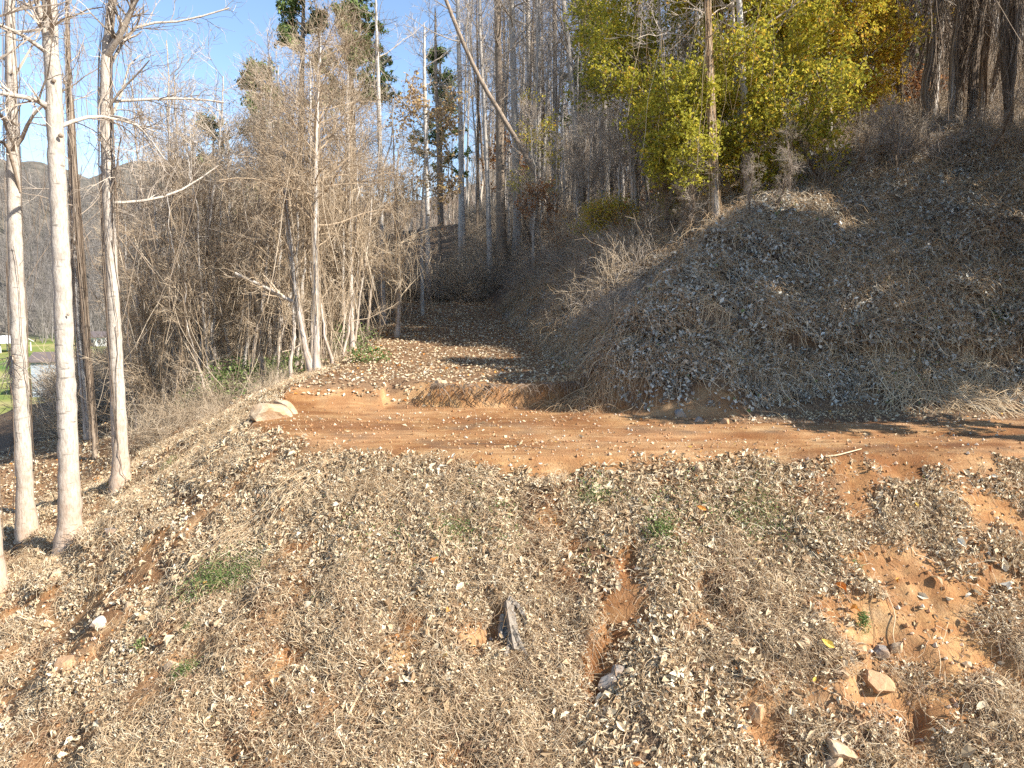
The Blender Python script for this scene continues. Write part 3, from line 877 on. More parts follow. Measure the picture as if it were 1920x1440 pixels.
def hang_vines(P, R, n, LP, root, o, mat='vine_dark', L=(1.0, 4.5), r=0.006):
    vb = Buf()
    m = n // 2
    # climbing along the trunk
    K = 14
    t = RNG.random(m) * 0.6; ln = 0.15 + 0.3 * RNG.random(m)
    ph = RNG.random(m) * 6.28
    A = np.empty((m, K, 3)); off0 = 0.012 + 0.05 * RNG.random(m) ** 2; tw0 = 0.10 * RNG.normal(size=m)
    for k in range(K):
        s = np.clip(t + ln * k / (K - 1), 0, 0.999) * (P.shape[1] - 1)
        i = np.clip(s.astype(int), 0, P.shape[1] - 2); f = (s - i)[:, None]
        c = P[0, i] * (1 - f) + P[0, i + 1] * f
        rr = R[0, i] * 1.02 + off0
        ph = ph + 0.09 * RNG.normal(size=m)
        a = ph + k * tw0
        A[:, k] = c + np.stack([np.cos(a) * rr, np.sin(a) * rr, 0 * rr], -1)
    tubes(vb, A, np.full((m, K), r) * (0.5 + RNG.random((m, 1)) * 1.3), 3)
    # hanging from limbs
    if len(LP):
        m2 = n - m
        ii = RNG.integers(0, len(LP), m2); kk = RNG.integers(0, LP.shape[1], m2)
        c = LP[ii, kk]
        ln = L[0] + (L[1] - L[0]) * RNG.random(m2) ** 1.5
        B = np.empty((m2, 9, 3)); sw = RNG.normal(size=(m2, 2)) * 0.12
        cur = c.copy()
        for k in range(9):
            B[:, k] = cur
            sw = sw + 0.10 * RNG.normal(size=(m2, 2))
            cur = cur + np.stack([sw[:, 0] * ln / 8, sw[:, 1] * ln / 8, -ln / 8], -1)
        tubes(vb, B, np.full((m2, 9), r) * (0.4 + RNG.random((m2, 1))), 3)
    vb.build('vines', M[mat], root, origin=o)

# --- the four tall pale trees at the left
make_tree('pale_tree', 'pale smooth trunk cut off by the left edge of the photo', [(-8, 1062, 38), (-24, 800, 30), (-40, 500, 26), (-54, 200, 22), (-60, 0, 20)], 14.0, 'pale', 'twig_grey', extra=5, limbs=14, l_len=2.6, l_t=(0.55, .98), sub=6, tw=5, vines=10, droop=.03)
make_tree('pale_tree', 'pale trunk nearest the left edge with long vine shadow lines across it', [(50, 985, 38), (40, 760, 36), (30, 500, 30), (26, 330, 27), (22, 200, 24), (17, 0, 20)], 16.6, 'pale', 'twig_grey', extra=5, limbs=12, l_len=2.6, l_t=(0.5, .98), sub=6, tw=6, vines=46, droop=.04, limb_bark='brown',
          limb_px=[[(32, 235, 6, 0), (10, 222, 5, -.3), (-30, 205, 3, -.6)], [(38, 360, 5, 0), (14, 270, 6, -.4), (-8, 262, 4, -.8)], [(30, 700, 4, 0), (24, 660, 5, -.3), (12, 690, 3, -.5)]])
make_tree('pale_tree', 'thickest pale smooth trunk of the left group with knots and a forked limb high up', [(133, 1035, 50), (127, 800, 42), (118, 560, 38), (110, 380, 36), (102, 200, 33), (90, 0, 29)], 15.0, 'pale', 'twig_grey', extra=5, limbs=10, l_len=2.4, l_t=(0.6, .98), sub=5, tw=5,
          limb_px=[[(93, 92, 14, 0), (82, 55, 11, -.1), (74, 20, 10, -.2), (60, -30, 8, -.4)], [(92, 205, 13, 0), (80, 190, 10, -.2), (50, 182, 8, -.5), (0, 176, 7, -.9), (-60, 160, 4, -1.2)],
                   [(90, 100, 9, 0), (60, 78, 7, -.3), (30, 58, 6, -.6), (-20, 40, 4, -1)], [(106, 240, 8, 0), (150, 220, 7, .5), (190, 216, 6, 1.0), (240, 228, 4, 1.6), (300, 250, 2, 2.2)]])
make_tree('vine_tree', 'grey trunk wound in hanging brown vines that forks at the top of the left group', [(228, 928, 34), (222, 760, 32), (212, 560, 26), (204, 400, 24), (198, 250, 22), (196, 120, 20), (206, 0, 12)], 17.2, 'pale', 'twig_grey', extra=4, limbs=14, l_len=2.6, l_t=(0.45, .98), sub=6, tw=6, vines=90, droop=.06, vine_mat='vine_dark',
          limb_px=[[(200, 105, 14, 0), (222, 70, 12, -.2), (240, 35, 10, -.3), (262, -20, 8, -.5)], [(208, 190, 6, 0), (280, 186, 5, .4), (360, 184, 4, .8), (420, 192, 3, 1.2)],
                   [(206, 218, 6, 0), (240, 222, 5, -.3), (270, 245, 4, -.6), (310, 300, 2, -1)], [(210, 380, 6, 0), (270, 378, 5, .6), (340, 360, 4, 1.3), (410, 310, 2, 2)],
                   [(203, 130, 6, 0), (250, 40, 5, .4), (330, 45, 4, .8), (430, 15, 3, 1.2)]])
make_tree('leaning_tree', 'slim grey trunk leaning behind the two thickest left trunks', [(170, 836, 20), (160, 760, 17), (148, 640, 14), (142, 500, 13), (134, 300, 10), (122, 60, 7)], 25.5, 'birch', 'twig_grey', extra=2, limbs=10, l_len=3, sub=5, tw=4, vines=90)
make_tree('vine_tree', 'thin stem hung with dark vines between the thick pale trunk and the forked one', [(176, 830, 9), (160, 600, 8), (140, 330, 8), (128, 100, 7), (122, 0, 6)], 22, 'brown', 'twig_grey', extra=2, limbs=10, l_len=1.8, sub=4, tw=4, vines=160)

def knots(root, pts, Y, ox):
    import bmesh
    for u, v, r in pts:
        d = pix_dir(u, v); p = d * (Y / d[1])
        bm = bmesh.new(); bmesh.ops.create_icosphere(bm, subdivisions=2, radius=1)
        for vt in bm.verts:
            k = 1 + .18 * random.uniform(-1, 1)
            vt.co = Vector((vt.co.x * r * k, vt.co.y * r * .55, vt.co.z * r * .8 * k))
        me = bpy.data.meshes.new('knot'); bm.to_mesh(me); bm.free(); me.materials.append(M['brown'])
        o = bpy.data.objects.new('knot', me); COL.objects.link(o); o.parent = root
        o.location = Vector(p) - root.location - Vector((p[0], p[1], 0)).normalized() * ox
T2 = [o for o in bpy.data.objects if o.get('label', '').startswith('thickest pale')][0]
knots(T2, [(101, 155, .05), (114, 257, .055), (128, 590, .03)], 15.0, .165)
T1 = [o for o in bpy.data.objects if o.get('label', '').startswith('pale trunk nearest')][0]
knots(T1, [(23, 140, .03), (26, 262, .035)], 16.6, .145)

# --- the pale pair and friends in the middle left
make_tree('birch_tree', 'whitish upright trunk of the pair behind the boulder, draped in tan vines', [(594, 718, 15), (593, 600, 12), (591, 480, 11), (592, 330, 10), (594, 200, 8), (598, 90, 5)], 20.8, 'birch', 'twig_tan', extra=0.4, limbs=46, l_len=2.6, l_t=(0.38, 1), sub=12, tw=8, l_up=0.0, tw_r=.0055, vines=110, vine_mat='twig_tan', droop=0.015, sub_len=.5)
make_tree('birch_tree', 'whitish trunk leaning left beside the upright one behind the boulder', [(586, 722, 15), (574, 660, 13), (556, 560, 11), (545, 470, 11), (536, 390, 9), (530, 320, 6)], 21.4, 'birch', 'twig_tan', extra=1.2, limbs=26, l_len=1.9, l_t=(0.35, 1), sub=9, tw=6, l_up=0.0, tw_r=.0055, vines=70, vine_mat='twig_tan', droop=.01,
          limb_bark='grey', limb_px=[[(556, 570, 8, 0), (520, 550, 7, -.3), (490, 535, 6, -.5), (440, 512, 5, -.8)]])
make_tree('birch_tree', 'pale thin trunk standing directly behind the upright whitish one', [(584, 690, 8), (586, 560, 7), (588, 350, 6), (580, 150, 4)], 24, 'birch', 'twig_tan', extra=1, limbs=14, l_len=2, sub=6, tw=5)

TAN = dict(bark='birch', twig='twig_tan', l_up=0.03, tw_r=.0055, vine_mat='twig_tan', sub_len=.5)
make_tree('vine_smothered_tree', 'tree smothered in tan dead vines, tallest in the thicket left of the pale pair', [(520, 700, 10), (515, 450, 8), (510, 300, 7), (505, 205, 4)], 25, extra=.6, limbs=34, l_len=2.3, l_t=(0.3, 1), sub=9, tw=6, vines=80, droop=.01, **TAN)
make_tree('vine_smothered_tree', 'short tree smothered in dark tan vines below the distant pine top', [(440, 720, 9), (432, 480, 8), (428, 360, 7), (425, 270, 4)], 27, extra=.6, limbs=32, l_len=2.2, l_t=(0.3, 1), sub=8, tw=6, vines=70, droop=.01, **TAN)
make_tree('vine_smothered_tree', 'tree smothered in tan vines just right of the whitish pair', [(660, 640, 9), (655, 400, 8), (652, 250, 7), (650, 150, 4)], 26, extra=.6, limbs=34, l_len=2.3, l_t=(0.3, 1), sub=9, tw=6, vines=80, droop=.01, **TAN)
make_tree('vine_smothered_tree', 'low tree under a brown vine tangle at the edge of the track', [(745, 650, 9), (748, 520, 8), (742, 400, 6), (745, 300, 4)], 28, extra=.4, limbs=36, l_len=2.0, l_t=(0.2, 1), sub=10, tw=7, vines=130, droop=.04, **TAN)
make_tree('vine_smothered_tree', 'low tree with tan vines spreading over the left edge of the thicket', [(345, 770, 9), (340, 560, 8), (335, 420, 6), (330, 340, 4)], 27, extra=.6, limbs=32, l_len=2.0, l_t=(0.2, 1), sub=8, tw=6, vines=70, droop=.01, **TAN)

# --- trees one can tell apart on the wooded hill
def hill_tree(label, pxs, Y, bark='grey', w=1.0, **k):
    a = dict(extra=5, limbs=12, l_len=3.2, l_t=(0.45, .98), sub=6, tw=4, l_up=.06, tw_r=.010, sides=9)
    a.update(k)
    make_tree('bare_tree', label, pxs, Y, bark, 'twig_grey', **a)

hill_tree('pale slim trunk rising from the thicket right of the vine tree', [(716, 520, 12), (714, 400, 10), (712, 250, 9), (708, 120, 7), (704, 0, 4)], 33, 'birch')
hill_tree('thin light trunk in front of the beige leaved sapling', [(802, 420, 9), (799, 280, 8), (796, 160, 7), (795, 60, 4)], 42, 'birch', extra=.5)
hill_tree('thin dark trunk right beside the light one by the beige leaves', [(824, 420, 7), (821, 250, 7), (817, 120, 6), (816, 30, 4)], 46, 'brown', extra=.5)
hill_tree('whitest straight trunk against the sky left of the leaning trunk', [(865, 330, 11), (863, 200, 9), (860, 80, 8), (858, 0, 7)], 52, 'birch')
hill_tree('thickest brown trunk of the central wood, rough barked', [(940, 450, 20), (938, 300, 16), (936, 150, 14), (932, 0, 12)], 44, 'brown')
hill_tree('pale mottled trunk right beside the thickest brown one', [(970, 400, 16), (967, 280, 14), (963, 140, 12), (960, 0, 10)], 45, 'grey')
hill_tree('long bare trunk leaning left right across the central wood', [(1030, 380, 9), (985, 290, 9), (940, 215, 9), (900, 150, 8), (868, 80, 8), (836, 0, 7)], 40, 'brown', limbs=6)
hill_tree('thin trunk left of the thickest brown one', [(918, 470, 11), (914, 330, 9), (908, 200, 8), (900, 60, 6)], 43, 'grey')
hill_tree('slim light trunk just right of the mottled pair', [(994, 260, 10), (992, 150, 9), (989, 0, 8)], 58, 'grey')
hill_tree('slim trunk bending slightly right of the slim light one', [(1010, 270, 8), (1010, 120, 7), (1006, 0, 6)], 60, 'grey')
hill_tree('straight brownish trunk in the middle of the central wood', [(1043, 330, 10), (1041, 160, 9), (1040, 0, 8)], 56, 'brown')
hill_tree('crooked grey trunk leaning left near the yellow foliage', [(1086, 330, 12), (1078, 230, 11), (1068, 110, 10), (1056, 0, 8)], 46, 'grey')
hill_tree('tall grey trunk at the left fringe of the yellow foliage', [(1136, 330, 15), (1130, 180, 13), (1124, 60, 12), (1120, 0, 11)], 50, 'grey')
hill_tree('slanting light trunk under the left of the yellow foliage', [(1200, 420, 9), (1185, 300, 8), (1168, 160, 7), (1150, 0, 6)], 42, 'birch')
hill_tree('grey trunk half hidden by yellow foliage, left of the shaggy one', [(1215, 400, 12), (1208, 250, 11), (1206, 100, 10), (1200, 0, 8)], 44, 'grey')
hill_tree('shaggy trunk wrapped in grey vines beside the lightest trunk of the slope', [(1345, 430, 17), (1338, 330, 12), (1334, 220, 10), (1330, 100, 7), (1326, 0, 5)], 22.5, 'grey', vines=260, vine_mat='vine')
hill_tree('lightest trunk on the slope, standing among yellow green leaves', [(1408, 395, 21), (1400, 330, 17), (1396, 210, 16), (1390, 100, 13), (1386, 0, 11)], 23.5, 'birch')
hill_tree('slim leaning trunk right of the lightest one on the slope', [(1450, 330, 8), (1455, 200, 8), (1470, 100, 7), (1480, 0, 6)], 28, 'grey')
hill_tree('dark trunk with a sunlit right edge above the shaded bank', [(1748, 230, 18), (1755, 120, 16), (1768, 0, 14)], 29, 'grey', vines=160)
hill_tree('trunk hung with grey vines right of the dark trunk above the bank', [(1826, 300, 16), (1822, 200, 13), (1828, 100, 11), (1845, 0, 8)], 27, 'grey', vines=420, limbs=20)
hill_tree('vine curtained tree at the upper right corner', [(1895, 330, 13), (1890, 200, 11), (1880, 60, 10), (1884, 0, 9)], 25, 'brown', vines=420, limbs=22)
hill_tree('vine wrapped stem left of the dark trunk above the bank', [(1690, 270, 10), (1688, 150, 9), (1680, 0, 8)], 28, 'brown', vines=260, limbs=16)
hill_tree('thin light trunk curving left above the bank', [(1785, 230, 9), (1800, 100, 8), (1818, 0, 7)], 38, 'birch', vines=60)

# --- yellow and orange foliage
def tint_by_x(C):
    u = 960 + F * C[:, 0] / C[:, 1]
    return np.clip((u - 1150) / 700 + 0.22 * RNG.normal(size=len(C)) + 0.25, 0, 1)
LF = dict(limbs=26, l_len=3.2, l_t=(0.12, 1), sub=7, tw=5, l_up=.03, tw_r=.006, leafsize=0.118, extra=2, lang=1.15)
def leafy(name, label, pxs, Y, bark, mat, n, **k):
    a = dict(LF); a.update(k)
    make_tree(name, label, pxs, Y, bark, 'twig_grey', leafm=mat, leafn=int(n * 1.5), **a)
leafy('leafy_tree', 'tall yellow green leaved tree around the lightest trunk on the slope', [(1396, 400, 10), (1385, 250, 8), (1378, 100, 7), (1370, -60, 4)], 25, 'grey', 'ygreen', 24000, limbs=36, l_len=3.6, l_t=(.06, 1))
leafy('leafy_tree', 'olive leaved tree at the left fringe of the yellow foliage', [(1262, 400, 9), (1250, 250, 8), (1240, 100, 6), (1232, -60, 4)], 27, 'grey', 'ygreen', 19000, l_len=3.4, l_t=(.12, 1), leaf_tint=lambda C: np.clip(0.52 + 0.25 * RNG.normal(size=len(C)), 0, 1))
leafy('leafy_tree', 'bright yellow tree at the top right of the sunlit foliage', [(1530, 300, 9), (1520, 180, 8), (1508, 60, 6), (1500, -80, 4)], 29, 'grey', 'gold', 16000, l_len=3.6, l_t=(.3, 1), leaf_tint=lambda C: np.clip(0.45 + 0.25 * RNG.normal(size=len(C)), 0, .93))
leafy('leafy_tree', 'yellow green tree between the two yellow crowns', [(1470, 340, 9), (1465, 200, 8), (1460, 60, 6), (1458, -80, 4)], 27, 'grey', 'ygreen', 17000, l_len=3.0, leaf_tint=lambda C: np.clip(0.62 + 0.22 * RNG.normal(size=len(C)), 0, 1))
leafy('leafy_tree', 'gold and orange sapling at the right end of the sunlit foliage', [(1615, 270, 7), (1610, 200, 6), (1605, 130, 5), (1600, 40, 3)], 28, 'grey', 'gold', 9000, l_len=1.9, extra=0, limbs=30, leaf_tint=lambda C: np.clip(0.5 + 0.3 * RNG.normal(size=len(C)), 0, 1))
leafy('leafy_tree', 'bright green sapling low in front of the shaggy trunk', [(1300, 440, 6), (1292, 350, 5), (1288, 250, 4), (1285, 170, 3)], 23.5, 'grey', 'ygreen', 8000, l_len=1.8, extra=0, limbs=26, leaf_tint=lambda C: np.clip(0.5 + 0.18 * RNG.normal(size=len(C)), 0, 1))
leafy('leafy_tree', 'airy olive crown hanging over the slanting light trunk', [(1195, 410, 8), (1188, 250, 7), (1180, 100, 6), (1175, -60, 4)], 31, 'grey', 'ygreen', 9000, l_len=3.2, l_t=(.35, 1), leaf_tint=lambda C: np.clip(0.45 + 0.25 * RNG.normal(size=len(C)), 0, 1))
leafy('leafy_tree', 'golden green tree in front of the gold and orange sapling', [(1560, 290, 8), (1556, 200, 7), (1552, 60, 6), (1550, -60, 4)], 26.5, 'grey', 'ygreen', 12000, l_len=3.0, l_t=(.1, 1), leaf_tint=lambda C: np.clip(0.8 + 0.2 * RNG.normal(size=len(C)), 0, 1))
leafy('leafy_tree', 'yellow crown high above the slope right of the lightest trunk', [(1590, 260, 8), (1588, 150, 7), (1585, 40, 6), (1580, -90, 4)], 33, 'grey', 'gold', 12000, l_len=3.4, l_t=(.35, 1))
leafy('sapling', 'beige leaved sapling between the light and dark thin trunks', [(790, 420, 6), (795, 340, 5), (800, 260, 4), (805, 190, 3)], 36, 'grey', 'beige', 1500, limbs=22, l_len=2.2, extra=0, leafsize=.17)
leafy('sapling', 'rust orange leaved sapling behind the thickest brown trunk', [(955, 400, 5), (955, 330, 4), (953, 260, 3)], 47, 'grey', 'rust', 700, limbs=16, l_len=1.8, extra=0, leafsize=.17)
leafy('sapling', 'dull yellow sapling right of the mottled trunk', [(1000, 400, 5), (1005, 300, 4), (1010, 210, 3)], 43, 'grey', 'ygreen', 900, limbs=18, l_len=1.9, extra=0, leafsize=.15, leaf_tint=lambda C: np.clip(0.7 + 0.2 * RNG.normal(size=len(C)), 0, 1))
leafy('sapling', 'rusty leaved low bush at the foot of the leaning trunk', [(1000, 440, 5), (1002, 400, 4), (1005, 360, 3)], 37, 'grey', 'rust', 500, limbs=16, l_len=1.3, extra=0, leafsize=.13)
leafy('sapling', 'small orange leaved sapling above the shaded bank', [(1725, 240, 5), (1728, 200, 4), (1730, 160, 3)], 31, 'grey', 'rust', 600, limbs=14, l_len=1.2, extra=0, leafsize=.13)
leafy('sapling', 'yellowing shrub mound beside the track above the dark bank', [(1145, 480, 5), (1145, 440, 4), (1142, 400, 3)], 29, 'grey', 'ygreen', 3600, limbs=40, l_len=1.3, extra=0, leafsize=.075, leaf_tint=lambda C: np.clip(0.78 + 0.2 * RNG.normal(size=len(C)), 0, 1))

# --- pines
def pine(label, pxs, Y, n_l, l_len, leafn, l_t=(0.3, 1), mat='needle', tint=None):
    P, R, o = trunk_from(pxs, Y, 0)
    root = empty('pine_tree', o, label, 'pine tree', 'pines among the bare woods')
    trunk_mesh(P, R, 8).build('trunk', M['brown'], root, smooth=True, origin=o)
    LP, LR = grow(P, R, n_l, l_t[0], l_t[1], 1.35, l_len, 6, up=0.03, wob=0.15, rr=.35, rmin=.012, shrink=.75)
    SP, SR = grow(LP, LR, 6, 0.3, 1, .8, l_len * .35, 4, up=.03, wob=.2, rr=.5, rmin=.008)
    cb = Buf(); tubes(cb, LP, LR, 4); tubes(cb, SP, SR, 3)
    cb.build('branches', M['twig_grey'], root, origin=o)
    ii = RNG.integers(0, len(SP), leafn); kk = RNG.integers(0, 4, leafn)
    C = SP[ii, kk] + 0.10 * RNG.normal(size=(leafn, 3))
    lb = Buf()
    leaves(lb, C, 0.36, None, 1, aspect=0.16, tint=tint)
    lb.build('needles', M[mat], root, origin=o)
pine('bright green pine crown at the top, left of the bare sky gap', [(665, 400, 14), (660, 200, 11), (655, 60, 8), (650, -60, 5)], 48, 46, 3.0, 15000, (.45, 1))
pine('darker pine top cut by the frame left of the bright one', [(560, 400, 12), (565, 200, 10), (568, 60, 8), (570, -70, 5)], 50, 34, 2.4, 7000, (.62, 1))
pine('small dark pine tip above the smothered tree', [(492, 400, 9), (490, 250, 7), (489, 120, 3)], 42, 34, 2.0, 5000, (.5, 1))
pine('low pine hidden at the left behind the smothered tree', [(402, 480, 9), (400, 350, 7), (400, 235, 3)], 44, 40, 2.2, 5000, (.3, 1))
pine('bluish pine standing in the sky gap', [(826, 380, 10), (826, 240, 7), (825, 105, 3)], 62, 50, 2.4, 7000, (.3, 1))
pine('grey green pine behind the slim trunks near the yellow foliage', [(1100, 330, 12), (1098, 180, 9), (1095, 0, 4)], 64, 46, 3.0, 7000, (.3, 1))
pine('pine half hidden behind the yellow crown at the top right', [(1672, 260, 12), (1670, 120, 9), (1668, -60, 4)], 44, 40, 2.6, 7000, (.2, 1))

# --- prototypes copied through the woods
def proto(i, height, r, bark, twig, limbs, l_len, sub, tw, l_t, tw_r, lean=0.3, leafm=None, leafn=0, vines=0, name='bare_tree', droop=0.0):
    K = 22
    z = np.linspace(0, height, K)
    x = np.cumsum(RNG.normal(size=K) * lean * 0.09) ; y = np.cumsum(RNG.normal(size=K) * lean * 0.09)
    x -= x[0]; y -= y[0]
    P = np.stack([x, y, z - 0.2], -1)[None]
    R = (r * np.linspace(1, 0.25, K) * (1 + 0.4 * np.exp(-z / 0.3)))[None]
    root = empty(name, (0, 0, -100), 'x', 'tree')
    trunk_mesh(P, R, 7).build('trunk', M[bark], root, smooth=True)
    cb = Buf()
    LP, LR = grow(P, R, limbs, l_t[0], l_t[1], 0.85, l_len, 7, up=.08 - droop, wob=.22, rr=.4, rmin=.010)
    SP, SR = grow(LP, LR, sub, .2, 1, .7, l_len * .5, 6, up=.05 - droop, wob=.3, rr=.5, rmin=tw_r)
    tubes(cb, LP, LR, 4); tubes(cb, SP, SR, 3)
    if tw:
        TP, TR = grow(SP, SR, tw, .2, 1, .7, l_len * .25, 4, up=.03 - droop, wob=.3, rr=.6, rmin=tw_r * .8)
        tubes(cb, TP, TR, 3)
    cb.build('branches', M[twig], root)
    if vines: hang_vines(P, R, vines, LP, root, (0, 0, 0), 'twig_tan' if twig == 'twig_tan' else 'vine_dark', r=.007)
    return root

TALL = [proto(0, 24, .13, 'grey', 'twig_grey', 22, 3.6, 7, 4, (.45, 1), .010), proto(1, 21, .105, 'birch', 'twig_grey', 20, 3.2, 7, 4, (.4, 1), .010),
        proto(2, 26, .155, 'brown', 'twig_grey', 22, 4.0, 7, 4, (.5, 1), .011), proto(3, 19, .085, 'grey', 'twig_grey', 20, 2.8, 7, 4, (.35, 1), .009),
        proto(4, 22, .11, 'brown', 'twig_grey', 22, 3.0, 7, 4, (.4, 1), .010, vines=160)]
SLIM = [proto(5, 8.5, .055, 'birch', 'twig_tan', 18, 1.7, 7, 5, (.2, 1), .006, .35), proto(6, 7.0, .045, 'birch', 'twig_tan', 18, 1.5, 8, 5, (.15, 1), .006, .5, vines=50, droop=.03),
        proto(7, 9.5, .06, 'pale', 'twig_tan', 20, 1.9, 7, 5, (.25, 1), .006, .35), proto(8, 6.0, .04, 'pale', 'twig_tan', 20, 1.4, 8, 6, (.1, 1), .0055, .6, vines=70, droop=.05),
        proto(9, 10.5, .075, 'grey', 'twig_grey', 20, 2.1, 7, 5, (.3, 1), .0065, .4, vines=40)]

for p_ in SLIM: p_.name = 'slender_tree'
def put(pr, x, y, sc, label, group, tilt=0.04):
    z = float(H(np.array([x]), np.array([y]))[0])
    used = pr.get('used', 0)
    args = ((x, y, z), RNG.random() * 6.28, (sc, sc, sc * (0.9 + 0.25 * RNG.random())), label, group)
    tl = (RNG.normal() * tilt, RNG.normal() * tilt)
    if not used:
        pr['used'] = 1
        pr.location = args[0]; pr.rotation_euler = (*tl, args[1]); pr.scale = args[2]; pr['label'] = label; pr['group'] = group
        return pr
    c = copy_tree(pr, *args, tilt=tl)
    return c

def landmark(u, marks):
    k = min(range(len(marks)), key=lambda i: abs(marks[i][0] - u))
    return ('right of the ' if u > marks[k][0] else 'left of the ') + marks[k][1]
THICKET = [(232, 'forked vine wound trunk'), (340, 'thicket edge tree'), (440, 'short smothered tree'), (520, 'tallest smothered tree'), (560, 'leaning whitish trunk'),
           (594, 'upright whitish trunk'), (655, 'tree beside the pair'), (745, 'tangle by the track')]
WOOD = [(716, 'pale slim trunk'), (800, 'beige leaved sapling'), (865, 'whitest straight trunk'), (940, 'thickest brown trunk'), (992, 'slim light trunk'), (1043, 'brownish middle trunk'), (1086, 'crooked grey trunk'), (1136, 'tall grey trunk'), (1208, 'olive crown'),
        (1345, 'shaggy trunk'), (1408, 'lightest slope trunk'), (1530, 'bright yellow tree'), (1615, 'orange sapling'), (1750, 'dark bank trunk'), (1826, 'grey vine hung trunk'), (1895, 'corner tree')]
# left thicket
n = 0
while n < 150:
    u = 235 + 560 * RNG.random(); Y = 22 + 26 * RNG.random() ** 1.3
    x = (u - 960) / F * Y
    hs, ls = masks(np.array([x]), np.array([Y]))
    if ls[0] < 0.5 or hs[0] > 0: continue
    if u < 330 and Y > 36: continue
    k = RNG.integers(0, 5)
    kind = ['slender whitish stem', 'slender vine hung grey stem', 'slender pale straight stem', 'small crooked vine hung stem', 'taller grey stem'][k]
    row = 'in front' if Y < 26 else 'half way in' if Y < 34 else 'deep in'
    put(SLIM[k], x, Y, 0.75 + 0.45 * RNG.random(), f'{kind} {row}, {landmark(u, THICKET)}', 'slender stems of the left thicket', 0.09)
    n += 1
# wooded hill
n = 0
while n < 190:
    u = (640 + 1260 * RNG.random()) if n < 120 else (880 + 1000 * RNG.random()); Y = 36 + 44 * RNG.random() ** 1.2
    x = (u - 960) / F * Y
    hs, ls = masks(np.array([x]), np.array([Y]))
    if hs[0] < 3.0: continue
    if 1190 < u < 1660 and Y < 38: continue
    if u < 860 and RNG.random() < 0.62: continue
    k = RNG.integers(0, 5)
    kind = ['grey bare trunk', 'light slim bare trunk', 'thick brown bare trunk', 'thin grey bare trunk', 'vine hung brown trunk'][k]
    row = 'near' if Y < 50 else 'farther up' if Y < 65 else 'far back'
    if n >= 120: k = int(RNG.choice([1, 1, 3]))
    kind = ['grey bare trunk', 'light slim bare trunk', 'thick brown bare trunk', 'thin grey bare trunk', 'vine hung brown trunk'][k]
    sc = 0.7 + 0.35 * RNG.random()
    if u < 860: sc *= 0.62
    put(TALL[k], x, Y, sc, f'{kind} {row}, {landmark(u, WOOD)}', 'bare trunks of the wooded hill', 0.035)
    n += 1

# small trees of the middle storey, some keeping rusty leaves
MID = [proto(10, 6.5, .05, 'grey', 'twig_grey', 22, 1.8, 8, 5, (.12, 1), .007, .5, name='small_tree'), proto(11, 5.0, .04, 'brown', 'twig_grey', 22, 1.6, 8, 5, (.1, 1), .007, .6, vines=60, droop=.05, name='small_tree')]
DRAPED = [proto(12, 13, .09, 'grey', 'twig_grey', 26, 2.4, 8, 4, (.2, 1), .008, .4, vines=420, droop=.05, name='draped_tree'), proto(13, 10, .08, 'brown', 'twig_grey', 26, 2.2, 8, 4, (.15, 1), .008, .5, vines=420, droop=.07, name='draped_tree')]
n = 0
while n < 46:
    u = 700 + 620 * RNG.random(); Y = 27 + 26 * RNG.random()
    x = (u - 960) / F * Y
    hs, ls = masks(np.array([x]), np.array([Y]))
    if hs[0] < 2.5: continue
    k = RNG.integers(0, 2)
    kind = ['bare low grey tree', 'crooked low tree under vines'][k]
    row = 'in front' if Y < 35 else 'half way' if Y < 44 else 'deep in'
    put(MID[k], x, Y, .7 + .5 * RNG.random(), f'{kind} {row}, {landmark(u, WOOD)}', 'low trees of the central wood', .08)
    n += 1
n = 0
while n < 22:
    u = 1640 + 330 * RNG.random(); Y = 25 + 15 * RNG.random()
    x = (u - 960) / F * Y
    k = RNG.integers(0, 2)
    kind = ['tall vine curtained tree', 'low vine buried tree'][k]
    row = 'in front' if Y < 29 else 'behind' if Y < 35 else 'far behind'
    put(DRAPED[k], x, Y, .7 + .45 * RNG.random(), f'{kind} {row}, {landmark(u, WOOD[-4:])}', 'vine draped trees at the upper right', .06)
    n += 1

n = 0
while n < 16:
    u = 1240 + 660 * RNG.random()
    v = np.interp(u, [1240, 1400, 1650, 1900], [440, 400, 300, 290]) + 50 * RNG.random()
    x, y, zz = at(u, v)
    if y > 32: n += 1; continue
    put(MID[1], x, y, .3 + .3 * RNG.random(), f'low vine choked bush on the bank crest, {landmark(u, WOOD)}', 'vine choked bushes on the bank crest', .2)
    n += 1

